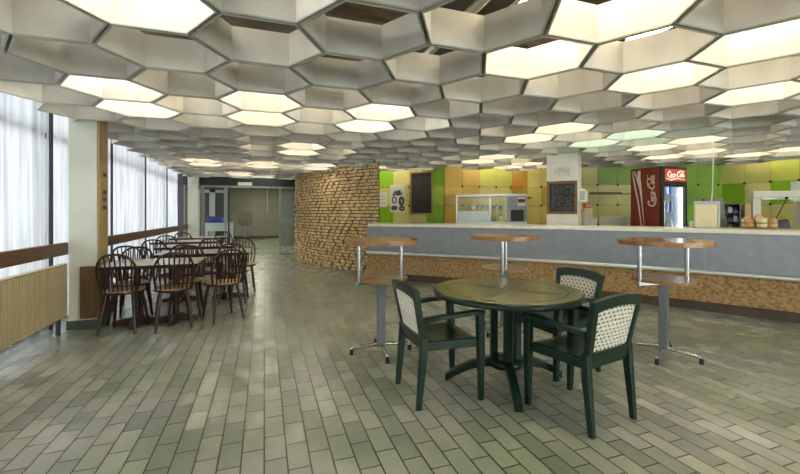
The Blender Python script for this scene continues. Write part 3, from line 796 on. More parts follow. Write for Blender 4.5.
# ------------------------------------------------------------------ drinks fridge
def logo(mb, o, ex, ez, en, hgt, th=0.003, mi=0, bold=1.0):
    """the flowing script on the fridge, cap height hgt, starting at o"""
    sh = 0.28
    def st(pts, w): mb.stroke([((x + sh * y) * hgt, y * hgt) for x, y in pts], [q * hgt * bold for q in w] if isinstance(w, list) else w * hgt * bold, o, ex, ez, en, th, mi)
    def el(cx, cy, rx, ry, w, n=14, a0_=0.0, a1_=2 * PI): st([(cx + rx * math.cos(a0_ + (a1_ - a0_) * k / n), cy + ry * math.sin(a0_ + (a1_ - a0_) * k / n)) for k in range(n + 1)], w)
    def capC(x):
        el(x + 0.36, 0.50, 0.33, 0.48, [0.05 + 0.09 * math.sin(PI * k / 16) for k in range(17)], 16, PI * 0.22, PI * 1.78)
        el(x + 0.52, 0.80, 0.10, 0.15, 0.06, 10, -PI * 0.2, PI * 1.4)
    capC(0.0)
    st([(0.25, 0.02), (0.6, -0.16), (1.1, -0.20), (1.6, -0.10), (2.0, -0.06)], [0.03, 0.09, 0.10, 0.06, 0.02])
    el(0.92, 0.26, 0.15, 0.24, 0.10); el(1.36, 0.26, 0.17, 0.24, 0.10, 12, PI * 0.25, PI * 1.75); el(1.76, 0.26, 0.15, 0.24, 0.10)
    st([(1.93, 0.50), (1.91, 0.15), (1.96, 0.02), (2.08, 0.10)], 0.09)
    st([(2.10, 0.30), (2.34, 0.36)], 0.10)
    capC(2.40)
    st([(2.62, 0.98), (3.1, 1.12), (3.6, 1.02), (4.2, 1.08)], [0.03, 0.09, 0.08, 0.02])
    el(3.30, 0.26, 0.15, 0.24, 0.10)
    st([(3.50, 0.10), (3.66, 0.50), (3.74, 0.88), (3.68, 0.98), (3.60, 0.85), (3.60, 0.15), (3.68, 0.02), (3.78, 0.12)], 0.08)
    el(3.98, 0.26, 0.15, 0.24, 0.10); st([(4.15, 0.50), (4.13, 0.15), (4.18, 0.02), (4.34, 0.12)], 0.09)
FX0, FX1, FY0, FY1, FH = 6.43, 7.04, 4.86, 5.46, 2.10
t = thing('drinks_fridge', 'tall red glass-door drinks fridge with white script on its side', 'fridge', (FX0, FY0, 0))
W_, D_ = FX1 - FX0, FY1 - FY0
mb = MB()
mb.box((0.0, 0.05, 0.0), (0.03, D_, FH)); mb.box((W_ - 0.03, 0.05, 0.0), (W_, D_, FH)); mb.box((0.03, D_ - 0.03, 0.0), (W_ - 0.03, D_, FH)); mb.box((0.03, 0.05, FH - 0.03), (W_ - 0.03, D_ - 0.03, FH)); mb.box((0.03, 0.05, 0), (W_ - 0.03, D_ - 0.03, 0.22))
mb.build('cabinet', M['black'], t, bevel=0.004)
sp = B((-0.006, 0.04, 0.02), (-0.0005, D_, FH - 0.01)).build('side_panel', M['red'], t)
mb = MB()
sx, sz, se = Vector((0, -1, 0)), Vector((0, 0, 1)), Vector((-1, 0, 0))   # panel plane seen from -x: to the right is -y
oo = Vector((-0.0062, D_, 0))
mb.stroke([(0.035, 2.06), (0.07, 1.86), (0.16, 1.45), (0.24, 0.9), (0.28, 0.3)], [0.012, 0.03, 0.024, 0.012, 0.006], oo, sx, sz, se, 0.002)
mb.stroke([(0.075, 2.06), (0.115, 1.95), (0.15, 1.80)], [0.03, 0.02, 0.004], oo, sx, sz, se, 0.002)
mb.stroke([(0.17, 2.06), (0.165, 1.9), (0.20, 1.72), (0.225, 1.5), (0.27, 1.1), (0.295, 0.6)], [0.055, 0.07, 0.05, 0.02, 0.008, 0.004], oo, sx, sz, se, 0.002)
mb.build('white_ribbon', M['white_logo'], sp)
mb = MB(); logo(mb, Vector((-0.0066, D_ - 0.47, 1.40)), Vector((0, 0, 1)), Vector((0, 1, 0)), Vector((-1, 0, 0)), 0.128, 0.002, bold=1.15)
mb.build('script_lettering', M['white_logo'], sp)
B((0.0, 0.008, FH - 0.298), (W_, 0.049, FH)).build('header_frame', M['black'], t, bevel=0.004)
hd = B((0.07, -0.005, FH - 0.255), (W_ - 0.035, 0.0075, FH - 0.045)).build('header_sign', M['red_lit'], t, bevel=0.003)
mb = MB(); mb.stroke([(0.08, FH - 0.20), (0.2, FH - 0.235), (0.36, FH - 0.20), (0.55, FH - 0.225)], [0.01, 0.035, 0.03, 0.01], Vector((0, -0.0052, 0)), ex, ez, en, 0.0015); mb.build('header_wave', M['white_logo'], hd)
mb = MB(); logo(mb, Vector((0.115, -0.0055, FH - 0.175)), Vector((1, 0, 0)), Vector((0, 0, 1)), Vector((0, -1, 0)), 0.095, 0.002, bold=1.3)
mb.build('header_lettering', M['white_lit'], hd)
dr = MB()
z0, z1 = 0.22, FH - 0.30
for lo_, hi_ in (((0.0, 0.0, z0), (0.055, 0.045, z1)), ((W_ - 0.045, 0.0, z0), (W_, 0.045, z1)), ((0.055, 0.0, z0), (W_ - 0.045, 0.045, z0 + 0.05)), ((0.055, 0.0, z1 - 0.05), (W_ - 0.045, 0.045, z1))): dr.box(lo_, hi_)
d_ = dr.build('door', M['black'], t, bevel=0.003)
B((0.055, 0.02, z0 + 0.05), (W_ - 0.045, 0.026, z1 - 0.05)).build('door_glass', M['case_glass'], d_)
MB().tube([(0.03, -0.02, 0.9), (0.03, -0.02, 1.5)], 0.010, 8).build('handle', M['chrome'], d_)
mb = MB(); mb.box((0.031, D_ - 0.045, 0.22), (W_ - 0.031, D_ - 0.031, FH - 0.31)); mb.box((0.031, 0.06, 0.22), (0.036, D_ - 0.046, FH - 0.31)); mb.box((W_ - 0.036, 0.06, 0.22), (W_ - 0.031, D_ - 0.046, FH - 0.31))
mb.build('liner', M['fridge_white'], t)
B((W_ - 0.085, 0.065, 0.5), (W_ - 0.050, 0.085, FH - 0.36)).build('inner_light', M['tube_fridge'], t)
B((0.06, 0.065, FH - 0.345), (W_ - 0.06, 0.095, FH - 0.325)).build('inner_light', M['tube_fridge'], t)
SHZ = (0.62, 0.96, 1.30, 1.62)
for z in SHZ: B((0.037, 0.10, z), (W_ - 0.09, D_ - 0.05, z + 0.008)).build('shelf', M['frame_grey'], t)
names = {0: 'red', 1: 'blue', 2: 'green', 3: 'dark', 4: 'clear'}
rows_ = {0.96: ('bottom', [2, 2, 3, 4, 4]), 1.30: ('middle', [3, 4, 1, 4, 1]), 1.62: ('top', [4, 1, 1, 4, 1])}
for z, (rn, cl) in rows_.items():
    for k, c in enumerate(cl):
        o = MB().lathe([(0.030, 0), (0.031, 0.12), (0.026, 0.15), (0.012, 0.185), (0.013, 0.205)], 12).build('drink_bottle', M['drinks'][c], loc=(FX0 + 0.10 + k * 0.095, FY0 + 0.20, z + 0.0085))
        tag(o, '%s bottle on the %s visible fridge shelf, %s from the hinge side' % (names[c], rn, ('first', 'second', 'third', 'fourth', 'fifth')[k]), 'bottle', 'bottles in the drinks fridge')

# ------------------------------------------------------------------ on the worktop
def wpoint(px, t): p = at(px, t); return (p.x, p.y, WZ)
t = thing('menu_stand', 'clear sign holder with a cream menu sheet on the worktop', 'sign', wpoint(694.5, 5.45), math.radians(-31))
wS = 0.315; hS = 0.37
B((0.0, 0.014, 0), (wS, 0.02, hS)).build('sheet', M['cream_paper'], t)
mb = MB()
mb.box((0, 0.006, hS - 0.045), (wS, 0.0125, hS)); mb.box((wS - 0.028, 0.006, 0.012), (wS, 0.0125, hS - 0.046)); mb.box((0, 0.006, 0.012), (0.014, 0.0125, hS - 0.046)); mb.box((0, -0.05, 0), (wS, 0.10, 0.01))
mb.build('holder', M['frost'], t)
mb = MB()
for z, a, b in ((0.11, 0.10, 0.17), (0.11, 0.19, 0.22), (0.07, 0.12, 0.2)): mb.stroke([(a, z), (b, z)], 0.008, Vector((0, 0.0138, 0)), ex, ez, en, 0.001)
mb.build('small_print', M['ink_soft'], t)
pc = at(713, 5.42)
o = MB().tube([(pc.x, pc.y, CEIL + 0.6), (pc.x + 0.004, pc.y, 2.0), (pc.x - 0.004, pc.y + 0.003, 1.62), (pc.x + 0.01, pc.y + 0.03, 1.40), (pc.x + 0.02, pc.y + 0.10, WZ + 0.006)], 0.006, 8).build('hanging_cable', M['white_paint'])
tag(o, 'thin white cable hanging from the ceiling behind the menu stand', 'cable')
t = thing('cash_register', 'grey metal cash register behind the cream menu stand', 'till', wpoint(704, 5.78), math.radians(-31))
B((0, 0, 0), (0.30, 0.10, 0.10)).build('drawer', M['till_grey'], t, bevel=0.004)
mb = MB(); mb.loft([[(x, 0.0, 0.101), (x, 0.10, 0.101), (x, 0.10, 0.42), (x, 0.03, 0.42)] for x in (0.02, 0.27)]); mb.build('body', M['till_grey'], t, bevel=0.004)
t2 = wpoint(691.8, 5.7)
o = MB().lathe([(0.022, 0), (0.030, 0.09), (0.028, 0.09), (0.02, 0.006)], 14).build('paper_cup', M['paper'], loc=t2); tag(o, 'small white paper cup on the worktop between fridge and menu stand', 'cup')
# sandwich platter
pc = at(759, 5.22); rp = 0.205
t = MB().lathe([(0.10, 0), (rp, 0.014), (rp, 0.020), (0.10, 0.007)], 36).build('platter', M['pine'], loc=(pc.x, pc.y, WZ)); tag(t, 'round tan platter of rolls on the worktop', 'platter')
KR = [('pale', 'at the wall end of the platter'), ('brown', 'at the back of the platter, beside a pale roll'), ('pale', 'at the back of the platter, on its window side'), ('brown', 'at the window end of the platter'), ('pale', 'at the front of the platter, on its window side'), ('brown', 'at the front of the platter, beside a pale roll'), ('brown', 'standing highest in the middle of the platter')]
for q, (k, w_) in enumerate(KR):
    a = q * PI / 3; dx, dy = (0.128 * math.cos(a), 0.128 * math.sin(a)) if q < 6 else (0, 0)
    dxr = dx * cs + dy * sn; dyr = -dx * sn + dy * cs
    r = thing('filled_roll', 'filled %s roll %s' % (k, w_), 'roll', (pc.x + dxr, pc.y + dyr, WZ + 0.021), a, 'filled rolls on the platter')
    m = M['bread'] if k == 'brown' else M['pale_bread']; g = 1.0 if q < 6 else 1.3
    MB().lathe([(0.045, 0), (0.058, 0.012 * g), (0.060, 0.032 * g), (0.058, 0.045 * g)], 16, sx=1.0, sy=0.92).build('bottom_half', m, r)
    MB().lathe([(0.060, 0.046 * g), (0.0625, 0.054 * g), (0.060, 0.062 * g)], 9, sx=1.0, sy=0.92).build('filling', M['salad'] if k == 'pale' else M['ham'], r)
    MB().lathe([(0.058, 0.063 * g), (0.060, 0.080 * g), (0.050, 0.105 * g), (0.028, 0.122 * g), (0.004, 0.127 * g)], 16, sx=1.0, sy=0.92).build('top_half', m, r)
# rear unit along the bar's right half, with rack, gantry, oven
ra = at(717, 6.55); rotB = math.radians(-40)
t = thing('rear_unit', 'low steel unit behind the worktop carrying the black rack', 'cupboard', (ra.x, ra.y, 0), rotB)
B((0, 0, 0.08), (1.9, 0.5, 1.0)).build('body', M['steel'], t)
B((0.02, 0.04, 0), (1.88, 0.46, 0.079)).build('plinth', M['black'], t)
for k in range(4): B((0.01 + k * 0.475, -0.018, 0.1), (0.475 * (k + 1) - 0.01, -0.001, 0.98)).build('door', M['lip'], t)
RU = Matrix.Translation((ra.x, ra.y, 1.0005)) @ Matrix.Rotation(rotB, 4, 'Z')
def on_unit(x, y, name, label, cat, z=0.0):
    p = RU @ Vector((x, y, z)); return thing(name, label, cat, p, rotB)
t = on_unit(0.02, 0.1, 'snack_rack', 'black snack rack of dark packets behind the menu stand', 'rack')
mb = MB(); mb.box((0, 0, 0), (0.018, 0.26, 0.45)); mb.box((0.322, 0, 0), (0.34, 0.26, 0.45)); mb.box((0.018, 0.24, 0), (0.322, 0.26, 0.45))
for z in (0.0, 0.145, 0.29, 0.44): mb.box((0.018, 0, z), (0.322, 0.24, z + 0.01))
mb.build('shelving', M['black'], t)
for r in range(3):
    for k in range(4):
        p = RU @ Vector((0.02 + 0.055 + k * 0.077, 0.16, 0.0105 + r * 0.145))
        mb = MB(); mb.loft([[(-0.03, -0.015, 0), (0.03, -0.015, 0), (0.03, 0.015, 0), (-0.03, 0.015, 0)], [(-0.032, -0.02, 0.05), (0.032, -0.02, 0.05), (0.032, 0.02, 0.05), (-0.032, 0.02, 0.05)], [(-0.026, -0.003, 0.10), (0.026, -0.003, 0.10), (0.026, 0.003, 0.10), (-0.026, 0.003, 0.10)]])
        o = mb.build('snack_packet', [M['frost'], M['black'], M['walnut'], M['black']][(k + r) % 4], loc=p, rot=rotB)
        tag(o, '%s packet on the %s rack shelf, %s from the menu stand' % (('pale', 'black', 'brown', 'glossy black')[(k + r) % 4], ('lowest', 'middle', 'top')[r], ('first', 'second', 'third', 'fourth')[k]), 'packet', 'packets on the snack rack')
t = on_unit(0.42, 0.12, 'carton', 'tan cardboard carton between black rack and pale gantry', 'box')
B((0, 0, 0), (0.085, 0.2, 0.45)).build('box', M['board_tan'], t, bevel=0.004); B((0.002, -0.002, 0.30), (0.083, 0.0, 0.42)).build('flap', M['pine'], t)
t = on_unit(0.54, 0.16, 'heat_lamp_gantry', 'pale steel gantry with one post and a long arm over the servery', 'gantry')
B((0, 0, 0.0), (0.11, 0.10, 0.54)).build('post', M['plaster'], t, bevel=0.006); B((0, -0.02, 0.541), (0.60, 0.12, 0.655)).build('arm', M['plaster'], t, bevel=0.01)
B((0.13, 0.0, 0.52), (0.58, 0.10, 0.54)).build('lamp_strip', M['frame_grey'], t)
t = on_unit(0.72, 0.02, 'card_terminal', 'black angled terminal with a long tilted rod behind the platter', 'terminal')
mb = MB(); mb.loft([[(0, 0, 0), (0.26, 0, 0), (0.26, 0.12, 0), (0, 0.12, 0)], [(0.03, 0.02, 0.14), (0.24, 0.02, 0.17), (0.24, 0.11, 0.20), (0.03, 0.11, 0.17)]]); mb.build('base', M['black'], t, bevel=0.006)
MB().tube([(0.07, 0.06, 0.16), (0.13, 0.06, 0.30), (0.22, 0.06, 0.52)], 0.009, 8).build('rod', M['black'], t)
MB().lathe([(0.004, 0), (0.022, 0.01), (0.024, 0.03), (0.004, 0.045)], 12, c=(0.222, 0.06, 0.515)).build('rod_knob', M['black'], t)
t = on_unit(1.16, 0.05, 'counter_oven', 'white counter oven with dark slots at the edge of the servery', 'oven')
B((0, 0.012, 0.02), (0.45, 0.35, 0.48)).build('body', M['white_paint'], t, bevel=0.008)
d_ = B((0.02, 0.0, 0.05), (0.43, 0.011, 0.45)).build('door', M['lip'], t, bevel=0.004)
for z in (0.12, 0.22, 0.32): B((0.05, -0.003, z), (0.40, -0.0005, z + 0.035)).build('slot', M['black'], d_)
for x in (0.04, 0.37): B((x, 0.05, 0), (x + 0.04, 0.3, 0.019)).build('foot', M['black'], t)
o = B((9.772, 0, 0), (9.779, 0.55, 0.40)).build('notice.001', M['paper'], loc=(0, 0, 0)); 
pa = hit((9.77, 0), (9.77, 9), 790.5)[0]
o.location = (0, pa.y - 0.55, 1.52); tag(o, 'large white notice on the side wall panels above the oven', 'notice')

# ------------------------------------------------------------------ tall two-tier tables
def tall_table(x, y, post_a, foot_a, label, first=None, r=0.36):
    t = thing('poseur_table', label, 'table', (x, y, 0), 0, 'tall two-tier tables along the bar')
    MB().cyl((0, 0), r, 1.014, 1.054, 56).build('table_top', M['top_wood'], t, bevel=0.004)
    MB().cyl((0, 0), 0.25, 0.685, 0.708, 44).build('lower_shelf', M['top_wood'], t, bevel=0.004)
    ca, sa = math.cos(post_a), math.sin(post_a)
    for s in (-1, 1):
        px_, py_ = s * 0.262 * ca, s * 0.262 * sa
        MB().tube([(px_, py_, 0.665), (px_, py_, 1.013)], 0.019, 14).build('post', M['chrome'], t)
    mb = MB(); mx = Matrix.Rotation(post_a, 4, 'Z')
    mb.box((-0.285, -0.022, 0.655), (0.285, 0.022, 0.684), 0, mx); mb.build('bracket', M['chrome'], t)
    mx = Matrix.Rotation(foot_a, 4, 'Z')
    B2 = MB(); B2.box((-0.036, -0.036, 0.06), (0.036, 0.036, 0.654), 0, mx); B2.build('column', M['column_grey'], t, bevel=0.008)
    for k in range(4):
        a = foot_a + k * PI / 2; c, s = math.cos(a), math.sin(a)
        f = MB().tube([(0.03 * c, 0.03 * s, 0.078), (0.15 * c, 0.15 * s, 0.070), (0.265 * c, 0.265 * s, 0.058), (0.285 * c, 0.285 * s, 0.050)], [0.016, 0.015, 0.014, 0.012], 10).build('leg', M['chrome'], t)
        MB().cyl((0.275 * c, 0.275 * s), 0.018, 0.0, 0.046, 12).build('glide', M['black'], f)
    return t
tall_table(1.03, 3.51, math.radians(205), math.radians(175), 'tall round two-tier wooden table nearest the brick wall, between aisle and green chair', r=0.345)
tall_table(2.47, 3.66, math.radians(52), math.radians(20), 'tall round two-tier wooden table half hidden behind the green table')
tall_table(3.42, 2.57, math.radians(174), math.radians(-63), 'tall round two-tier wooden table in front of the drinks fridge', r=0.37)

# ------------------------------------------------------------------ green plastic table
TX, TY, TR = 1.755, 2.58, 0.555
t = thing('garden_table', 'round green plastic table in the middle of the three green chairs', 'table', (TX, TY, 0))
top = MB()
prof = [(TR - 0.03, 0.672), (TR - 0.004, 0.676), (TR, 0.690), (TR - 0.003, 0.706), (TR - 0.018, 0.716)]
ringz = lambda q, z: [(q * math.cos(2 * PI * i / 72), q * math.sin(2 * PI * i / 72), z) for i in range(72)]
top.loft([ringz(q, z) for q, z in prof], 1, True, cap=False)
top.add(ringz(*prof[-1]), [tuple(range(72))], 0); top.add(ringz(*prof[0]), [tuple(range(72))[::-1]], 1)
tt = top.build('table_top', [M['green_top'], M['green_plastic']], t)
mb = MB()
def ringpts(r, n=64): return [(r * math.cos(2 * PI * k / n), r * math.sin(2 * PI * k / n)) for k in range(n + 1)]
oz = Vector((0, 0, 0.7162)); EX, EY, EZ = Vector((1, 0, 0)), Vector((0, 1, 0)), Vector((0, 0, 1))
mb.stroke(ringpts(0.445), 0.007, oz, EX, EY, EZ, 0.0006)
for a in (math.radians(35), math.radians(125)):
    c, s = math.cos(a), math.sin(a)
    for off in (-0.035, 0.0, 0.035):
        for q0_, q1_ in ((-0.44, -0.06), (0.06, 0.44)):
            mb.stroke([(q0_ * c - off * s, q0_ * s + off * c), (q1_ * c - off * s, q1_ * s + off * c)], 0.006, oz, EX, EY, EZ, 0.0006)
mb.stroke(ringpts(0.028, 20), 0.01, oz, EX, EY, EZ, 0.0006)
mb.build('moulded_grooves', M['groove'], tt)
MB().lathe([(0.17, 0.640), (0.19, 0.671), (0.10, 0.671), (0.10, 0.640)], 36).build('top_collar', M['green_plastic'], t)
MB().lathe([(0.07, 0.125), (0.125, 0.13), (0.13, 0.180), (0.07, 0.185)], 30).build('hub', M['green_plastic'], t)
for k in range(3):
    a = math.radians((158, -8, 246)[k]); mx = Matrix.Rotation(a, 4, 'Z')
    sec = lambda r, z, w, h: [mx @ Vector((r, -w / 2, z - h / 2)), mx @ Vector((r, w / 2, z - h / 2)), mx @ Vector((r, w / 2, z + h / 2)), mx @ Vector((r, -w / 2, z + h / 2))]
    mb = MB()
    mb.loft([[mx @ Vector((0.09 + dx, dy, z)) for dx, dy in ((-0.026, -0.032), (0.026, -0.032), (0.026, 0.032), (-0.026, 0.032))] for z in (0.16, 0.645)])
    mb.loft([sec(0.09, 0.160, 0.064, 0.066), sec(0.17, 0.155, 0.062, 0.066), sec(0.27, 0.130, 0.058, 0.062), sec(0.38, 0.080, 0.054, 0.060), sec(0.465, 0.029, 0.054, 0.056)])
    mb.build('leg', M['green_plastic'], t, bevel=0.008)

# ------------------------------------------------------------------ green plastic armchairs
def back_y(z): return -0.185 - max(0, z - 0.42) * 0.20
def make_plastic_chair(label):
    t = thing('plastic_armchair', label, 'chair', (0, 0, 0), 0, 'green plastic armchairs round the green table')
    # dished seat with rolled front and a skirt
    mb = MB(); nx, ny = 12, 10; vs = []
    for j in range(ny + 1):
        for i in range(nx + 1):
            u = i / nx * 2 - 1; v = j / ny
            x = u * (0.205 + 0.02 * v); y = -0.195 + v * 0.43
            z = 0.425 - 0.014 * (1 - u * u) * math.sin(PI * min(1, v * 1.05)) - (0.02 * max(0, (v - 0.86) / 0.14) ** 2)
            vs.append((x, y, z))
    fs = [(j * (nx + 1) + i, j * (nx + 1) + i + 1, (j + 1) * (nx + 1) + i + 1, (j + 1) * (nx + 1) + i) for j in range(ny) for i in range(nx)]
    mb.add(vs, fs, 0, True)
    edge = [i for i in range(nx + 1)] + [(j * (nx + 1) + nx) for j in range(1, ny + 1)] + [ny * (nx + 1) + i for i in range(nx - 1, -1, -1)] + [j * (nx + 1) for j in range(ny - 1, 0, -1)]
    lowv = [(vs[e][0], vs[e][1], vs[e][2] - (0.05 if 0 < k <= nx * 3 else 0.05)) for k, e in enumerate(edge)]
    n = len(edge)
    mb.add([vs[e] for e in edge] + lowv, [(k, n + k, n + (k + 1) % n, (k + 1) % n) for k in range(n)], 0, False)
    mb.build('seat', M['green_plastic'], t, solid=0.012)
    for s in (-1, 1):
        MB().vbeam([(s * 0.220, 0.232, 0, 0.034, 0.036), (s * 0.226, 0.226, 0.36, 0.046, 0.052), (s * 0.236, 0.214, 0.602, 0.046, 0.056)]).build('leg', M['green_plastic'], t, bevel=0.008)
        MB().vbeam([(s * 0.212, -0.232, 0, 0.034, 0.036), (s * 0.212, -0.200, 0.34, 0.044, 0.052), (s * 0.212, back_y(0.47), 0.47, 0.040, 0.046)]).build('leg', M['green_plastic'], t, bevel=0.008)
        rings = []
        for y, x, z, w, h in ((-0.20, 0.222, 0.585, 0.030, 0.040), (-0.10, 0.240, 0.600, 0.044, 0.034), (0.05, 0.248, 0.612, 0.052, 0.030), (0.18, 0.243, 0.618, 0.054, 0.030), (0.245, 0.234, 0.610, 0.048, 0.028)):
            rings.append([(s * x - w / 2, y, z - h / 2), (s * x + w / 2, y, z - h / 2), (s * x + w / 2, y, z + h / 2), (s * x - w / 2, y, z + h / 2)])
        MB().loft(rings).build('armrest', M['green_plastic'], t, bevel=0.008)
    # back frame with arched top
    def outline(xb, xt, z0, z1, crown, n=10):
        pts = []
        for k in range(n): f = k / n; pts.append((-(xb + (xt - xb) * f), z0 + (z1 - z0) * f))
        for k in range(n + 1): f = k / n; u = -1 + 2 * f; pts.append((xt * u, z1 + crown * (1 - u * u) ** 0.8))
        for k in range(1, n + 1): f = 1 - k / n; pts.append((xb + (xt - xb) * f, z0 + (z1 - z0) * f))
        for k in range(1, n): u = 1 - 2 * k / n; pts.append((xb * u, z0))
        return pts
    out = outline(0.212, 0.243, 0.40, 0.785, 0.028); inn = outline(0.178, 0.200, 0.475, 0.725, 0.022)
    cur = lambda x: -0.012 * (1 - (x / 0.23) ** 2)
    mb = MB(); n = len(out); th = 0.017
    def lay(P, h): return [(x, back_y(z) + cur(x) + h, z) for x, z in P]
    A, D, E_, G_ = lay(out, th), lay(inn, th), lay(inn, -th), lay(out, -th)
    for P, Q in ((A, D), (D, E_), (E_, G_), (G_, A)):
        mb.add(P + Q, [(i, (i + 1) % n, n + (i + 1) % n, n + i) for i in range(n)], 0)
    mb.build('back_frame', M['green_plastic'], t, bevel=0.006)
    # perforated cream panel
    mb = MB(); nc, nr = 10, 11
    def P(u, v):
        hw = 0.183 + 0.022 * v; z = 0.470 + v * 0.260 + 0.022 * max(0, (v - 0.5) * 2) * (1 - u * u)
        x = u * hw
        return (x, back_y(z) + cur(x), z)
    for r in range(nr):
        off = 0.5 * (r % 2); v0, v1 = r / nr, (r + 1) / nr
        edges = [(0, 0.5, False)] if off else []
        edges += [(off + k, off + k + 1, True) for k in range(nc - (1 if off else 0))]
        if off: edges.append((nc - 0.5, nc, False))
        for c0, c1, hole in edges:
            u0, u1 = c0 / nc * 2 - 1, c1 / nc * 2 - 1
            if not hole:
                mb.add([P(u0, v0), P(u1, v0), P(u1, v1), P(u0, v1)], [(0, 1, 2, 3)]); continue
            uc, vc = (u0 + u1) / 2, (v0 + v1) / 2; du, dv = (u1 - u0) / 2, (v1 - v0) / 2
            oc = [(-1, -1), (0, -1), (1, -1), (1, 0), (1, 1), (0, 1), (-1, 1), (-1, 0)]
            ic = [(0.70 * math.cos(a), 0.70 * math.sin(a)) for a in [-PI * 0.75 + k * PI / 4 for k in range(8)]]
            V = [P(uc + a * du, vc + b * dv) for a, b in oc] + [P(uc + a * du, vc + b * dv) for a, b in ic]
            mb.add(V, [(k, (k + 1) % 8, 8 + (k + 1) % 8, 8 + k) for k in range(8)])
    mb.build('back_panel', M['cream_plastic'], t, solid=0.006)
    return t
ch = make_plastic_chair('green plastic armchair with cream lattice back, on the side towards the dining tables')
ch.location = (1.195, 2.615, 0); ch.rotation_euler = (0, 0, math.radians(-90))
dup(ch, (1.955, 2.045, 0), math.radians(11), 'green plastic armchair with cream lattice back turned to the camera, nearest of three')
dup(ch, (2.345, 2.70, 0), math.radians(94), 'green plastic armchair with cream lattice back, on the bar side of the green table')

# ------------------------------------------------------------------ dining tables
def dining_table(x, y0, L, label, w=0.70):
    t = thing('dining_table', label, 'table', (x, y0 + w / 2, 0), 0, 'long dining tables by the windows')
    B((-L / 2, -w / 2, 0.692), (L / 2, w / 2, 0.720)).build('table_top', [M['bench_top']], t, bevel=0.003)
    mb = MB(); e = 0.012
    for lo_, hi_ in (((-L / 2 - e, -w / 2 - e, 0.680), (L / 2 + e, -w / 2 - 0.0005, 0.7185)), ((-L / 2 - e, w / 2 + 0.0005, 0.680), (L / 2 + e, w / 2 + e, 0.7185)), ((-L / 2 - e, -w / 2, 0.680), (-L / 2 - 0.0005, w / 2, 0.7185)), ((L / 2 + 0.0005, -w / 2, 0.680), (L / 2 + e, w / 2, 0.7185))): mb.box(lo_, hi_)
    mb.build('edge_band', M['mahogany'], t)
    for px_ in (-L / 2 + 0.28, L / 2 - 0.28):
        p = MB(); p.cyl((px_, 0), 0.035, 0.07, 0.66, 16); p.box((px_ - 0.16, -0.16, 0.66), (px_ + 0.16, 0.16, 0.691)); po = p.build('pedestal', M['mahogany'], t)
        for a in (0, PI / 2, PI, 1.5 * PI):
            mx = Matrix.Translation((px_, 0, 0)) @ Matrix.Rotation(a, 4, 'Z')
            f = MB(); f.loft([[mx @ Vector((r, s * w2, z)) for s, z in ((-1, 0.0), (1, 0.0), (1, h), (-1, h))] for r, w2, h in ((0.03, 0.028, 0.085), (0.14, 0.026, 0.07), (0.24, 0.024, 0.045))])
            f.build('foot', M['foot_wood'], po, bevel=0.006)
    return t
dining_table(-1.21, 5.00, 0.96, 'long beige-topped dining table nearest the camera, beside the near pillar')
dining_table(-0.83, 6.17, 1.22, 'long beige-topped dining table, second from the camera')
dining_table(-1.11, 7.45, 1.20, 'long beige-topped dining table, third from the camera')
dining_table(-1.50, 8.75, 1.16, 'long beige-topped dining table, fourth from the camera')
dining_table(-1.45, 10.05, 1.16, 'long beige-topped dining table, farthest from the camera')

# ------------------------------------------------------------------ hoop-back chairs
def make_hoop_chair(label):
    t = thing('hoop_back_chair', label, 'chair', (0, 0, 0), 0, 'dark hoop-back chairs at the dining tables')
    mb = MB(); n = 32
    def ring(k, z): return [(0.198 * k * math.cos(2 * PI * i / n) * (1 + 0.04 * math.sin(2 * PI * i / n)), 0.195 * k * math.sin(2 * PI * i / n), z) for i in range(n)]
    st = mb
    st.loft([ring(0.90, 0.420), ring(1.0, 0.428), ring(1.0, 0.448)], 1, False)
    st.loft([ring(0.995, 0.4485), ring(0.97, 0.456), ring(0.80, 0.452), ring(0.3, 0.448)], 0, True)
    st.build('seat', [M['seat_tan'], M['mahogany']], t)
    for sx_, sy_ in ((-1, -1), (1, -1), (-1, 1), (1, 1)):
        MB().tube([(sx_ * 0.125, sy_ * 0.115, 0.425), (sx_ * 0.150, sy_ * 0.145, 0.25), (sx_ * 0.176, sy_ * (0.19 if sy_ < 0 else 0.172), 0.0)], [0.017, 0.019, 0.013], 10).build('leg', M['mahogany'], t)
    lean = lambda z: -0.150 - (z - 0.44) * 0.235
    pts = []
    for k in range(29):
        a = PI * k / 28
        x = -math.cos(a); h = math.sin(a)
        px_ = 0.192 * math.copysign(abs(x) ** 0.72, x) * (1 + 0.05 * math.sin(a * 2) * 0); z = 0.635 + 0.225 * h ** 0.95
        pts.append((px_, z))
    pts = [(-0.165, 0.440), (-0.180, 0.53)] + pts + [(0.180, 0.53), (0.165, 0.440)]
    MB().tube([(x, lean(z) + 0.025 * (abs(x) / 0.19) ** 2, z) for x, z in pts], 0.0125, 10).build('back_hoop', M['mahogany'], t)
    import bisect
    for k in range(7):
        u = (k - 3) / 3; xb = 0.125 * u; xt = 0.150 * u
        zt = 0.635 + 0.225 * math.sin(math.acos(min(1, (abs(xt) / 0.192) ** (1 / 0.72)))) ** 0.95
        f = lambda x, z: (x, lean(z) + 0.025 * (abs(x) / 0.19) ** 2, z)
        MB().tube([f(xb, 0.452), f(xb + (xt - xb) * 0.35, 0.452 + (zt - 0.452) * 0.35), f(xt, zt - 0.004)], [0.008, 0.0105, 0.0065], 8).build('spindle', M['mahogany'], t)
    return t
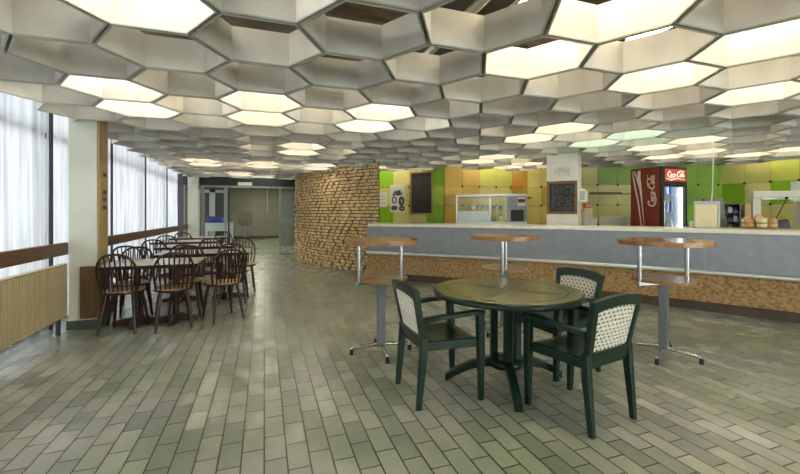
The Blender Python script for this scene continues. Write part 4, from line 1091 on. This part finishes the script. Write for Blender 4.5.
CH = [(-1.46, 5.09, -6, 'dark hoop-back chair with tan seat nearest the brown-footed pillar, back to the camera'),
 (-0.98, 5.07, 13, 'dark hoop-back chair with tan seat, middle one on the camera side of the nearest table'),
 (-0.48, 5.26, 26, 'dark hoop-back chair with tan seat angled at the aisle corner of the nearest table'),
 (-1.53, 5.57, 178, 'dark hoop-back chair behind the nearest table, on its window side'),
 (-0.93, 5.57, 182, 'dark hoop-back chair behind the nearest table, on its aisle side'),
 (-1.70, 6.26, -3, 'dark hoop-back chair beside the window end of the second table'),
 (-1.05, 6.25, 2, 'dark hoop-back chair on the near side of the second table, towards the window'),
 (-0.42, 6.25, -4, 'dark hoop-back chair on the near side of the second table, at its aisle end'),
 (-0.33, 7.02, 184, 'dark hoop-back chair facing the camera behind the aisle end of the second table'),
 (-0.87, 7.54, 3, 'dark hoop-back chair on the near side of the third table, towards the aisle'),
 (-1.69, 7.54, -3, 'dark hoop-back chair on the near side of the third table, by the window'),
 (-1.80, 8.83, 3, 'dark hoop-back chair on the near side of the fourth table, by the window'),
 (-1.72, 10.13, -3, 'dark hoop-back chair on the near side of the farthest table, by the window'),
 (-0.91, 10.13, 3, 'dark hoop-back chair on the near side of the farthest table, towards the aisle')]
hc = None
for x, y, r, lab in CH:
    if hc is None:
        hc = make_hoop_chair(lab); hc.location = (x, y, 0); hc.rotation_euler = (0, 0, math.radians(r))
    else: dup(hc, (x, y, 0), math.radians(r), lab)

# ------------------------------------------------------------------ glass doors and passage
GY = 12.72
mb = MB()
mb.box((-1.76, GY, 2.05), (1.02, GY + 0.06, 2.11)); mb.box((-1.76, GY, 0), (-1.66, GY + 0.06, 2.05)); mb.box((-1.12, GY, 0), (-1.04, GY + 0.06, 2.05)); mb.box((0.44, GY, 0), (0.49, GY + 0.06, 2.05)); mb.box((0.49, GY, 0.0), (1.02, GY + 0.06, 0.03)); mb.box((-1.66, GY, 0.0), (-1.12, GY + 0.06, 0.03))
struct(mb.build('door_1', M['bluish']), 'frame of the glass entrance doors')
struct(B((-2.2, GY, 2.111), (2.2, GY + 0.06, SLAB)).build('wall_doors', M['dark_wall']))
wp = struct(B((0.49, GY + 0.02, 0.03), (1.02, GY + 0.03, 2.05)).build('window_20', M['door_glass']))
B((0.50, GY + 0.012, 0.88), (1.01, GY + 0.0195, 1.12)).build('frosted_band', M['frost'], wp)
struct(B((-1.66, GY + 0.02, 0.03), (-1.12, GY + 0.03, 2.05)).build('window_21', M['door_glass']))
# one leaf closed beside the left jamb, seen through
t = thing('glass_door', 'clear glass entrance door with a dark edge and hanging pull bar', 'door', (-1.03, GY, 0))
B((0.0, 0.02, 0.01), (0.05, 0.045, 2.045)).build('stile', M['frame_dark'], t)
B((0.051, 0.025, 0.01), (1.455, 0.037, 2.045)).build('pane', M['door_glass'], t)
MB().tube([(1.12, -0.05, 2.02), (1.12, -0.05, 1.33)], 0.016, 8).build('pull_bar', M['frame_grey'], t)
B((1.10, -0.06, 1.30), (1.14, 0.024, 1.33)).build('bar_foot', M['frame_grey'], t)
mb = MB(); mb.box((0.10, -0.05, 2.06), (0.62, -0.002, 2.10)); mb.box((0.70, -0.05, 2.06), (1.2, -0.002, 2.10)); mb.build('door_closer', M['frame_grey'], t)
o = B((-0.75, GY - 0.03, 2.12), (-0.35, GY - 0.002, 2.22)).build('door_sign', M['paper']); tag(o, 'pale sign plate above the glass doors', 'sign')
# passage furniture
t = thing('passage_desk', 'white desk in the passage carrying a blue box', 'desk', (-1.75, 13.6, 0))
B((0, 0, 0.72), (0.78, 0.5, 0.98)).build('front_panel', M['fridge_white'], t)
for x in (0.0, 0.72): B((x, 0.02, 0), (x + 0.06, 0.45, 0.719)).build('leg', M['fridge_white'], t)
o = MB().loft([[(-1.72, 13.65, 0.981), (-1.2, 13.65, 0.981), (-1.2, 14.0, 0.981), (-1.72, 14.0, 0.981)], [(-1.70, 13.7, 1.20), (-1.3, 13.7, 1.17), (-1.3, 13.95, 1.17), (-1.70, 13.95, 1.20)]]).build('blue_box', M['blue'], bevel=0.02); tag(o, 'bright blue box on the white passage desk', 'box')
mb = MB(); mb.box((-2.2, 15.0, 0), (-2.1, 15.06, 2.1)); mb.box((-1.80, 15.0, 0), (-1.62, 15.06, 2.1)); mb.box((-1.34, 15.0, 0), (-1.26, 15.06, 2.1)); mb.box((-2.1, 15.0, 2.0), (-1.34, 15.06, 2.1))
struct(mb.build('door_2', M['frame_grey']))
struct(B((-2.5, 15.1, 0), (-1.2, 15.2, 2.3)).build('wall_passage_end', M['dark_wall']))
t = thing('pedestal_panel', 'dim dark rounded panel on a thin stand seen through the glass doors', 'stand', (-0.62, 14.3, 0))  # unidentified dark shape, modelled as a rounded panel on a pole
mb = MB(); out = [(0.24 * math.copysign(abs(math.cos(a)) ** 0.6, math.cos(a)), 1.12 + 0.26 * math.copysign(abs(math.sin(a)) ** 0.6, math.sin(a))) for a in [2 * PI * k / 28 for k in range(28)]]
mb.loft([[(x, y, z) for x, z in out] for y in (0, 0.04)]); mb.build('panel', M['dim_panel'], t)
MB().tube([(0, 0.02, 0.02), (0, 0.02, 0.86)], 0.02, 8).build('pole', M['frame_grey'], t)
MB().cyl((0, 0.02), 0.18, 0, 0.02, 20).build('base', M['frame_grey'], t)
o = B((0.62, 16.0, 0.0), (1.1, 16.06, 2.1)).build('door_3', M['frame_grey']); struct(o)

# ------------------------------------------------------------------ daylight and added fill lights
w = bpy.data.worlds.new('world'); S.world = w; w.use_nodes = True
bg = w.node_tree.nodes['Background']; bg.inputs[0].default_value = (0.86, 0.92, 1.0, 1); bg.inputs[1].default_value = 0.7
def area(name, loc, rot, sx_, sy_, power, col):
    l = bpy.data.lights.new(name, 'AREA'); l.shape = 'RECTANGLE'; l.size = sx_; l.size_y = sy_; l.energy = power; l.color = col
    o = bpy.data.objects.new(name, l); C.objects.link(o); o.location = loc; o.rotation_euler = rot; return o
area('daylight_side', (-3.6, 5.2, 1.9), (0, -PI / 2, 0), 3.4, 19, 420, (0.93, 0.95, 1.0))
area('rear_fill', (6.4, -5.4, 1.7), (PI / 2, 0, 0), 8.6, 2.6, 780, (0.98, 0.98, 0.96))  # added fill from behind the camera, brightens surfaces facing it
for k, y in enumerate((13.6, 16.4, 19.2)):  # lights added out of sight above the door header to brighten the passage
    t = thing('passage_fill_light', 'unseen square fill light added beyond the glass doors, %s of three' % ('nearest', 'middle', 'farthest')[k], 'light', (-0.2, y, 2.585), 0, 'added passage fill lights')
    B((-0.3, -0.3, 0), (0.3, 0.3, 0.029)).build('tray', M['lamp_body'], t); B((-0.27, -0.27, -0.012), (0.27, 0.27, -0.0005)).build('diffuser', M['lamp_pass_fill'], t)

S.view_settings.view_transform = 'Standard'; S.view_settings.look = 'None'; S.view_settings.gamma = 1.0; S.view_settings.exposure = 0.0
S.view_settings.use_curve_mapping = False
S.cycles.use_denoising = True
S.cycles.max_bounces = 10; S.cycles.diffuse_bounces = 5; S.cycles.transparent_max_bounces = 16
S.cycles.sample_clamp_indirect = 8.0
